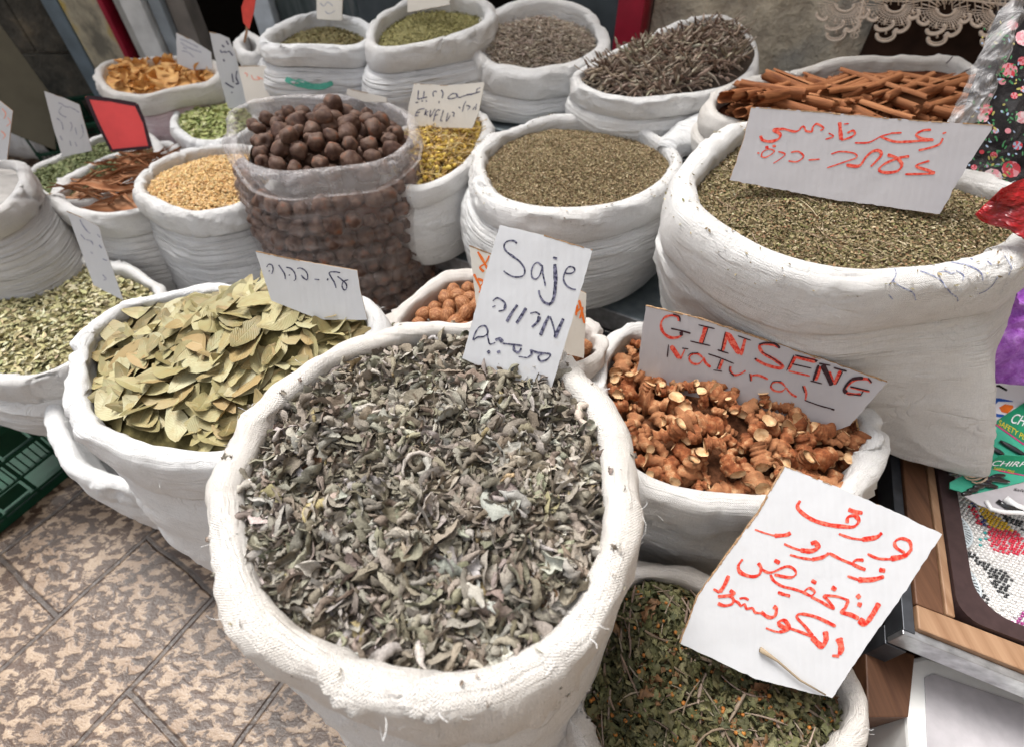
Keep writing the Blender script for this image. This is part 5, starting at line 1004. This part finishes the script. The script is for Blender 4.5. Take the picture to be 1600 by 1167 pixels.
# pin wheels: round clear dishes at the edge
def wheel(px, py, rad, label):
    c_ = P(px, py, Z - .006); mb = MB(); n = 40
    for k in range(n):
        a0, a1_ = 2 * math.pi * k / n, 2 * math.pi * (k + .55) / n
        f = lambda a, r_, z_: c_ + np.array((math.cos(a) * r_, math.sin(a) * r_, z_))
        mb.prism([f(a0, rad * .72, .002), f(a1_, rad * .72, .002), f(a1_, rad, 0), f(a0, rad, 0)], (0, 0, -.004))
    ring = [c_ + np.array((math.cos(2 * math.pi * k / 48) * rad, math.sin(2 * math.pi * k / 48) * rad, 0)) for k in range(49)]; mb.tube(ring, .0015, seg=6, cap=False)
    ring = [c_ + np.array((math.cos(2 * math.pi * k / 48) * rad * .7, math.sin(2 * math.pi * k / 48) * rad * .7, 0.001)) for k in range(49)]; mb.tube(ring, .001, seg=6, cap=False)
    tag(mb.build('ribbed_dish', plain('clear_dish', (.50, .55, .58), .25, .5), smooth=False), label, 'dish')
wheel(1478, 822, .036, 'round ribbed clear dish nearer the pin packets, at the tray edge'); wheel(1488, 905, .036, 'round ribbed clear dish below the first, beside black beads')
# pin packets
def flatcard(name, label, poly, z, mats, lift=0, tilt=(0, 0, 1), cat='packet'):
    pl_ = Plane(poly[0][0], poly[0][1], z, tilt); mb = MB(); mb.prism([pl_.at(*q) for q in poly], -pl_.n * .0015); o = mb.build(name, mats); tag(o, label, cat); return o, pl_
def decal(o, pl_, nm, poly, mat, off=.0006, th=.0003):
    mb = MB(); mb.prism([pl_.at(*q, off) for q in poly], -pl_.n * th); return mb.build(nm, mat, o)
def text(o, pl_, nm, s_, O, X, Y, mat, off=.0012, shear=0.0):
    """O origin px, X px vector of full width, Y px vector of cap height"""
    cu = bpy.data.curves.new(nm, 'FONT'); cu.body = s_; cu.shear = shear; to = bpy.data.objects.new(nm, cu); COL.objects.link(to)
    dg = bpy.context.evaluated_depsgraph_get(); me = bpy.data.meshes.new_from_object(to.evaluated_get(dg)); bpy.data.objects.remove(to)
    co = np.zeros(len(me.vertices) * 3); me.vertices.foreach_get('co', co); co = co.reshape(-1, 3); wd = co[:, 0].max(); O, X, Y = map(np.array, (O, X, Y))
    for i, v_ in enumerate(me.vertices): q = O + X * co[i, 0] / wd + Y * co[i, 1] / .7; v_.co = Vector(pl_.at(q[0], q[1], off))
    me.materials.clear(); me.materials.append(mat); me.update(); oo = bpy.data.objects.new(nm, me); COL.objects.link(oo); oo.parent = o; return oo
GRN = plain('packet_green', (.01, .22, .11), .3, .5, .1); TEAL = plain('packet_teal', (.06, .42, .28), .2, .5, .1); WHT = plain('packet_white', (.78, .76, .78), .35, .4, .03); PNK = plain('packet_pink', (.60, .02, .20), .4)
YEL = plain('packet_yellow', (.72, .55, .02), .4); BLK = bpaint('pin_black', (.012, .012, .014), .15); WPL = bpaint('pin_white', (.8, .8, .8), .15); BLU = plain('packet_blue', (.02, .10, .42), .4); GRY = plain('packet_grey', (.45, .43, .45), .25, .5, .08)
def pinbar(mb, pl_, a, b, r_=.0045, off=.004):
    A_, B2 = pl_.at(*a, off), pl_.at(*b, off); n = 7; mb.tube([A_ + (B2 - A_) * k / n for k in range(n + 1)], [r_ * math.sin(math.pi * (.12 + .76 * k / n)) ** .6 for k in range(n + 1)], seg=10)
def packet_x(px, py): return (1480 + px / 4.867, 560 + py / 4.867)
X_ = lambda l: [packet_x(*q) for q in l]
o, p = flatcard('pin_packet', 'green packet header behind the white card under the purple net', X_([(430, 130), (584, 110), (720, 160), (720, 260), (584, 215), (425, 175)]), .400, GRN)
o, p = flatcard('hanging_card', 'white hanging card with a blue and orange print behind the pins', X_([(330, 150), (440, 165), (720, 240), (720, 420), (450, 520), (300, 490)]), .402, WHT)
decal(o, p, 'hang_slot', X_([(335, 208), (395, 198), (460, 235), (450, 248), (390, 215), (340, 215)]), M['dark']); decal(o, p, 'print', X_([(330, 325), (355, 300), (400, 300), (500, 322), (500, 328), (390, 325), (365, 350), (340, 348)]), BLU); decal(o, p, 'print', X_([(310, 408), (430, 425), (450, 440), (400, 445), (310, 430)]), BLU)
decal(o, p, 'print', X_([(395, 370), (440, 345), (500, 355), (505, 372), (460, 415), (415, 405)]), plain('packet_orange', (.75, .16, .02), .4))
o, p = flatcard('pin_packet', 'green SAFETY PINS packet lying highest beside the large sack', X_([(345, 490), (584, 335), (740, 260), (760, 760), (640, 800), (300, 760), (295, 530)]), .407, [TEAL])
decal(o, p, 'header', X_([(345, 490), (584, 335), (740, 260), (745, 640), (584, 650)]), GRN); decal(o, p, 'stripe', X_([(343, 487), (352, 483), (590, 650), (590, 662)]), PNK, .0010)
text(o, p, 'writing', 'CHIRP', packet_x(470, 480), (46, 14), (6, -15), WPL.copy() if False else WHT, .0014, .3); text(o, p, 'writing', 'SAFETY PINS', packet_x(385, 500), (50, 30), (3, -8), YEL, .0014)
mb = MB(); pinbar(mb, p, packet_x(400, 625), packet_x(600, 740)); pinbar(mb, p, packet_x(320, 670), packet_x(430, 730)); mb.build('pins', BLK, o, smooth=True)
decal(o, p, 'bubble', X_([(300, 530), (340, 500), (375, 520), (370, 560), (330, 580), (300, 575)]), plain('bubble', (.30, .55, .45), .15, .5))
o, p = flatcard('pin_packet', 'green packet with a curved header and black pins, middle of the pile', X_([(318, 790), (390, 735), (440, 728), (740, 745), (760, 960), (600, 930), (200, 1040), (20, 985), (20, 940), (150, 870)]), .412, [TEAL])
decal(o, p, 'header', X_([(318, 795), (390, 738), (440, 732), (740, 750), (740, 900), (400, 850), (330, 825)]), GRN); decal(o, p, 'stripe', X_([(340, 835), (400, 856), (600, 893), (600, 886), (410, 848)]), PNK, .0010)
text(o, p, 'writing', 'CHIRP', packet_x(325, 812), (56, 2), (3, -8), WHT, .0014, .3); text(o, p, 'writing', 'SAFETY PINS', packet_x(350, 842), (32, 6), (2, -4), YEL, .0014)
mb = MB()
for k in range(6): pinbar(mb, p, packet_x(110 + 45 * k, 1030 - 26 * k), packet_x(185 + 50 * k, 1020 - 27 * k), .0042)
pinbar(mb, p, packet_x(270, 905), packet_x(470, 935)); pinbar(mb, p, packet_x(250, 950), packet_x(380, 975)); pinbar(mb, p, packet_x(10, 880), packet_x(100, 860)); mb.build('pins', BLK, o, smooth=True)
o, p = flatcard('pin_packet', 'pale grey packet reading Saf with white pins nearest the beads', X_([(130, 1045), (400, 985), (584, 940), (740, 920), (740, 1190), (584, 1180), (350, 1150), (240, 1110)]), .417, [GRY])
text(o, p, 'writing', 'Safety', packet_x(500, 1000), (28, 4), (1, -4), M['dark'], .0012, .2)
mb = MB(); cs = [(300, 1080), (330, 1140), (420, 1165), (540, 1170), (640, 1180)]; mb.tube([p.at(*packet_x(*q), .004) for q in cs], .0035, seg=8); cs = [(440, 1060), (520, 1120), (640, 1160)]; mb.tube([p.at(*packet_x(*q), .004) for q in cs], .006, seg=8); mb.build('pins', WPL, o, smooth=True)
mb = MB(); cs = [(380, 1080), (440, 1120), (560, 1150), (650, 1170)]; mb.tube([p.at(*packet_x(*q), .003) for q in cs], .004, seg=8); mb.build('pins', BLK, o, smooth=True)
mb = MB(); hp_ = catmull([P(1352, 668, .405), P(1400, 694, .404), P(1450, 712, .403), P(1500, 724, .402), P(1538, 732, .402)], False, 6)
mb.tube(list(hp_), [.004 + .003 * abs(math.sin(i * 1.1)) for i in range(len(hp_))], seg=7, flat=.35); hm_ = mb.build('hem', M['cream'], smooth=True); hm_.parent = [c for c in SACKS['zaatar']['root'].children if c.name.split('.')[0] == 'body'][0]
# twine on the corner of the large sack
mb = MB(); c_ = P(1530, 738, .415)
for k in range(5):
    pts_ = [c_ + np.array((.018 * math.cos(a + k) - .012, .012 * math.sin(a * 1.3 + k) - .004 * k + .008, .003 * math.sin(3 * a + k) + .004)) for a in np.linspace(0, 4.2, 14)]; mb.tube(pts_, .0016, seg=5)
tw = mb.build('twine', plain('twine', (.50, .38, .28), .9, .1, .3, 400, .001), smooth=True); tag(tw, 'loose loop of tan twine at the corner of the very large sack', 'twine')
# purple net
def crumple(name, label, cat, corners, mat, amp, freq, seed, nx=70, ny=50, thick=0):
    c = [np.array(x, float) for x in corners]; u_, v_ = np.meshgrid(np.linspace(0, 1, nx), np.linspace(0, 1, ny)); u_ = u_[..., None]; v_ = v_[..., None]
    X = (c[0] * (1 - u_) + c[1] * u_) * (1 - v_) + (c[3] * (1 - u_) + c[2] * u_) * v_; n_ = np.cross(c[1] - c[0], c[3] - c[0]); n_ /= np.linalg.norm(n_)
    if n_ @ (CAMP - c[0]) < 0: n_ = -n_
    rd = 1 - np.abs(vn(X * freq + fbm(X * freq * .6, seed + 3)[..., None] * 1.2, seed)); X = X + n_ * (rd[..., None] ** 2 * amp + .3 * amp * fbm(X * freq * 3, seed + 1)[..., None])
    e = np.sin(np.pi * u_) * np.sin(np.pi * v_); X = X + n_ * (e ** .5) * amp
    return tag(mk(name, X.reshape(-1, 3), gridq(ny, nx), mat), label, cat)
t = NT('purple_net', .55, .3); a = t.noise(t.coord('Object'), 60, 5, .7); PUR = t.done(t.ramp(a, [(.35, (.30, .06, .45)), (.6, (.50, .20, .68)), (.75, (.68, .42, .80))]), t.bump(a, .01))
crumple('purple_net', 'bright purple bunched net right of the very large sack', 'net fabric', [P(1500, 600, .44), P(1760, 590, .44), P(1760, 400, .62), P(1540, 425, .62)], PUR, .03, 14, 3)
t = NT('red_satin', .3, .5); a = t.noise(t.coord('Object', (1, 1, 3)), 14, 4, .6); REDS = t.done(t.ramp(a, [(.35, (.10, .002, .004)), (.65, (.36, .006, .010))]), t.bump(a, .02))
crumple('red_cloth', 'glossy red folded cloth below the black floral fabric', 'cloth', [P(1528, 330, .80), P(1690, 392, .80), P(1700, 240, .86), P(1575, 285, .85)], REDS, .02, 18, 4)
crumple('red_cloth', 'dark red bundle showing through the purple net', 'cloth', [P(1585, 500, .52), P(1700, 500, .52), P(1700, 450, .56), P(1590, 460, .56)], REDS, .035, 18, 9)
# black floral fabric in a clear bag
pf = Plane(1540, 318, .72, (-.30, -.80, .52)); corners = [pf.at(1450, 330), pf.at(1720, 380), pf.at(1720, -60), pf.at(1555, 20)]
BKF = plain('black_cotton', (.012, .010, .011), .8, .15, .2, 300, .0004)
fl = crumple('floral_fabric', 'folded black fabric with pink and red roses in clear plastic', 'fabric', corners, BKF, .012, 7, 6, 60, 60)
me = fl.data; tr_ = BVHTree.FromPolygons([v.co[:] for v in me.vertices], [p_.vertices[:] for p_ in me.polygons])
def onfab(px, py, off):
    d = ray(px, py); d = d / np.linalg.norm(d); h_ = tr_.ray_cast(Vector(CAMP), Vector(d)); return (np.array(h_[0]) if h_[0] is not None else pf.at(px, py)) - d * off
pcol = [plain('petal_pink', (.72, .28, .32), .8), plain('petal_red', (.60, .04, .06), .8), plain('petal_pale', (.72, .55, .56), .8), plain('leaf_green', (.05, .22, .08), .8), plain('petal_yellow', (.5, .45, .12), .8), plain('petal_blue', (.35, .45, .60), .8)]
mb = MB(); lay = [0]
def petal(cx, cy, rx, ry, an, m_):
    lay[0] += 1; n = 8; pts_ = []
    for k in range(n): a = 2 * math.pi * k / n; x = math.cos(a) * rx; y = math.sin(a) * ry; pts_.append(onfab(cx + x * math.cos(an) - y * math.sin(an), cy + x * math.sin(an) + y * math.cos(an), .0012 + lay[0] * 3e-6))
    mb.add(pts_, [tuple(range(n))], m_)
def rose(cx, cy, r_, ms):
    for k in range(9): a = k * .72; petal(cx + math.cos(a) * r_ * .62, cy + math.sin(a) * r_ * .5, r_ * .5, r_ * .36, a + 1.2, ms[k % len(ms)])
    for k in range(5): a = k * 1.3; petal(cx + math.cos(a) * r_ * .25, cy + math.sin(a) * r_ * .22, r_ * .3, r_ * .2, a + .6, ms[(k + 1) % len(ms)])
for cx, cy, r_, ms in ((1541, 172, 10, (1, 1, 0)), (1536, 184, 9, (0, 2)), (1597, 184, 11, (0, 2)), (1590, 228, 8, (1, 5)), (1553, 243, 6, (0, 1)), (1551, 277, 15, (2, 0, 2)), (1580, 265, 15, (1, 0, 1)), (1510, 300, 8, (1, 0)), (1497, 312, 6, (0, 1)), (1577, 110, 13, (0, 1, 0)), (1566, 128, 6, (0,)), (1600, 60, 14, (2, 0)), (1520, 222, 4, (1, 0)), (1542, 260, 3, (0,)), (1585, 150, 6, (1, 0)), (1556, 205, 5, (5, 0)), (1598, 96, 8, (1, 0)), (1548, 150, 4, (0, 2)), (1534, 238, 4, (1,)), (1568, 300, 7, (0, 1)), (1598, 300, 8, (2, 0)), (1522, 262, 5, (0, 1)), (1582, 40, 9, (0, 2)), (1575, 205, 5, (0,)), (1530, 205, 4, (4, 0)), (1600, 140, 6, (2, 1)), (1506, 245, 4, (1, 0))): rose(cx, cy, r_, ms)
for k in range(230):
    base_ = random.choice(((1541, 176), (1597, 184), (1590, 228), (1553, 243), (1560, 270), (1510, 300), (1577, 110), (1515, 270), (1575, 310), (1560, 60), (1600, 120), (1540, 210))); petal(base_[0] + random.gauss(0, 16), base_[1] + random.gauss(0, 13), random.uniform(1.6, 4.2), random.uniform(1, 2), random.uniform(0, 3), random.choice((3, 3, 3, 4, 5, 3)))
fr = mb.build('rose_print', pcol, fl)
def clear(name, lo, hi):
    t = NT(name, .12, .6); a = t.noise(t.coord('Object', (3, 3, 1.2)), 9, 4, .6, 1.2); f = t.ramp(a, [(.4, (lo,) * 3), (.62, (hi,) * 3)]); t.b.inputs['Base Color'].default_value = (.8, .78, .78, 1)
    nn = t.bump(a, .03, .9); t.l(nn, t.b.inputs['Normal']); tr = t.n('ShaderNodeBsdfTransparent'); mx = t.n('ShaderNodeMixShader'); t.l(f, mx.inputs[0]); t.l(tr.outputs[0], mx.inputs[1]); t.l(t.b.outputs[0], mx.inputs[2]); t.l(mx.outputs[0], t.out.inputs[0]); return t.m
pf2 = Plane(1540, 318, .735, (-.30, -.80, .52)); cr2 = [pf2.at(1445, 335), pf2.at(1720, 390), pf2.at(1720, -60), pf2.at(1566, -30)]
crumple('plastic_flap', 'bunched cloudy plastic wrap between the cinnamon and the floral fabric', 'plastic wrap', [pf2.at(1462, 214, .012), pf2.at(1530, 190, .012), pf2.at(1612, -30, .012), pf2.at(1556, 20, .012)], clear('cloudy_wrap', .12, .55), .020, 22, 17)
crumple('plastic_cover', 'crinkled clear plastic cover over the black floral fabric', 'plastic cover', cr2, clear('clear_cover', .0, .05), .016, 11, 12)
# ------------------------------------------------------------------ lace
VL = 1.74
def LP(px, py, off=0):
    d = ray(px, py); t_ = (VL - off) / (d @ V); return CAMP + d * t_
mb = MB()
def ell(cx, cy, rx, ry, a0=0, a1=360, an=0, n=14): return [LP(cx + rx * math.cos(R(a)) * math.cos(an) - ry * math.sin(R(a)) * math.sin(an), cy + rx * math.cos(R(a)) * math.sin(an) + ry * math.sin(R(a)) * math.cos(an)) for a in np.linspace(a0, a1, n)]
for cx, cy in ((1320, 10), (1398, 11), (1478, 17), (1562, 20), (1646, 26), (1730, 32)):
    for k in range(2): mb.tube(ell(cx, cy - 2 + k, 15 - 2.5 * k, 11 - 2 * k, -10, 190), .0022, seg=5)
    for dx, dy, rx, ry, an in ((-16, 29, 15, 8, -.25), (-14, 44, 15, 10, -.15), (12, 30, 13, 8, -.7), (-36, 16, 9, 6, .4), (30, 12, 9, 6, -.6)):
        mb.tube(ell(cx + dx, cy + dy, rx, ry, -30, 210, an), .0032, seg=6); mb.tube(ell(cx + dx, cy + dy - 1, rx * .78, ry * .72, -20, 200, an), .0016, seg=5)
        mb.tube([LP(cx + dx * .9, cy + dy - ry * 1.1), LP(cx + dx, cy + dy - ry * .1)], [.0014, .003], seg=5)
    for k in range(24):
        a = R(-6 + k * 8.4); r0, r1 = 15, 34 + 6 * math.sin(k * .9); mb.tube([LP(cx + math.cos(a) * r0, cy + math.sin(a) * r0 * .75), LP(cx + math.cos(a) * r1 * 1.1, cy + math.sin(a) * r1 * .85)], .0011, seg=4)
    for k in range(5): mb.tube(ell(cx, cy, 20 + k * 5, 14 + k * 3.8, 5, 175, 0, 18), .0009, seg=4)
    for k in range(9): a = R(200 + k * 18); mb.tube([LP(cx + math.cos(a) * 14, cy + math.sin(a) * 10), LP(cx + math.cos(a) * 40, cy + math.sin(a) * 30)], .0013, seg=4)
for k in range(10): mb.tube([LP(1335 + 42 * j, -4 - k * 5 + 4 * math.sin(j * 1.2 + k) + j * 2.1) for j in range(10)], .0014, seg=4)
for k in range(34): mb.tube([LP(1340 + k * 12, -60), LP(1344 + k * 12, 4 + k)], .0014, seg=4)
mb.tube([LP(1362, -60), LP(1345, 20), LP(1338, 45), LP(1332, 62)], .003, seg=5)
for k in range(7): mb.tube(ell(1347 - k * 2, 8 + k * 8, 6, 4, 0, 360), .0018, seg=5)
tag(mb.build('lace_cloth', plain('beige_thread', (.70, .57, .46), .85, .15, .15, 400, .0005), smooth=True), 'beige scalloped lace cloth hanging at the upper right', 'lace cloth')
mb = MB(); q0 = LP(1352, 40); q1 = LP(1760, 60); L0, L1 = (q0 @ U), (q1 @ U); mb.box(UV((L0 + L1) / 2 + .02, 1.80, .75), U * (L1 - L0) / 2, V * .02, (0, 0, .75)); tag(mb.build('shadow_backing', plain('shadow_brown', (.035, .018, .012), .85, .1, .5, 12, .004)), 'dark brown panel added for the shadow behind the lace', 'board')  # added panel, its dark colour stands for the shadow behind and below the lace
# second lower shelf at bottom right: plywood block and white tub
mb = MB(); pw = Plane(1380, 1015, .27, (0, 0, 1)); mb.prism([pw.at(*q) for q in ((1352, 1016), (1396, 1012), (1430, 1022), (1420, 1120), (1356, 1120))], (0, 0, -.2)); tag(mb.build('plywood_block', M['wood'], bevel=.002), 'brown plywood block beneath the corner of the tray', 'wood block')
mb = MB(); pts_ = [(1412, 1060), (1414, 1040), (1424, 1028), (1445, 1023), (1570, 1064), (1680, 1110), (1680, 1300), (1430, 1300)]; mb.prism([P(*q, .26) for q in pts_], (0, 0, -.12)); tub = mb.build('white_tub', M['whiteplastic'], bevel=.006); tag(tub, 'white plastic tub under the front of the tray', 'tub')
mb = MB(); mb.prism([P(*q, .2615) for q in ((1445, 1058), (1460, 1052), (1600, 1100), (1600, 1200), (1450, 1200))], (0, 0, -.003)); mb.build('tub_panel', GRY, tub)
mb = MB(); mb.box(TR(.3, .30, .06), sD * .30, fD * .28, (0, 0, .06)); tag(mb.build('low_box', plain('rusty_board', (.06, .03, .02), .8, .1, .6, 30, .003)), 'dark rusty box on the floor under the tray', 'box')
# a twig lying on the big red lettered card
pc = Plane(1180, 1040, .465, (-.10, -.62, .78)); mb = MB(); mb.tube([pc.at(1188, 1014, .004), pc.at(1215, 1032, .006), pc.at(1250, 1062, .005), pc.at(1290, 1085, .003)], [.0035, .0016, .0014, .001], seg=6)
tag(mb.build('twig', plain('dry_twig', (.32, .25, .17), .9), smooth=True), 'thin dry twig lying on the lower half of the large Arabic card', 'twig')
# buildings closing the alley behind the camera and to the right
block_wall('alley_wall', 'pale stone wall closing the alley on the right', UV(1.9, -3, 0), V, -U, 5.2, 3.2, 8, STONE, .5)
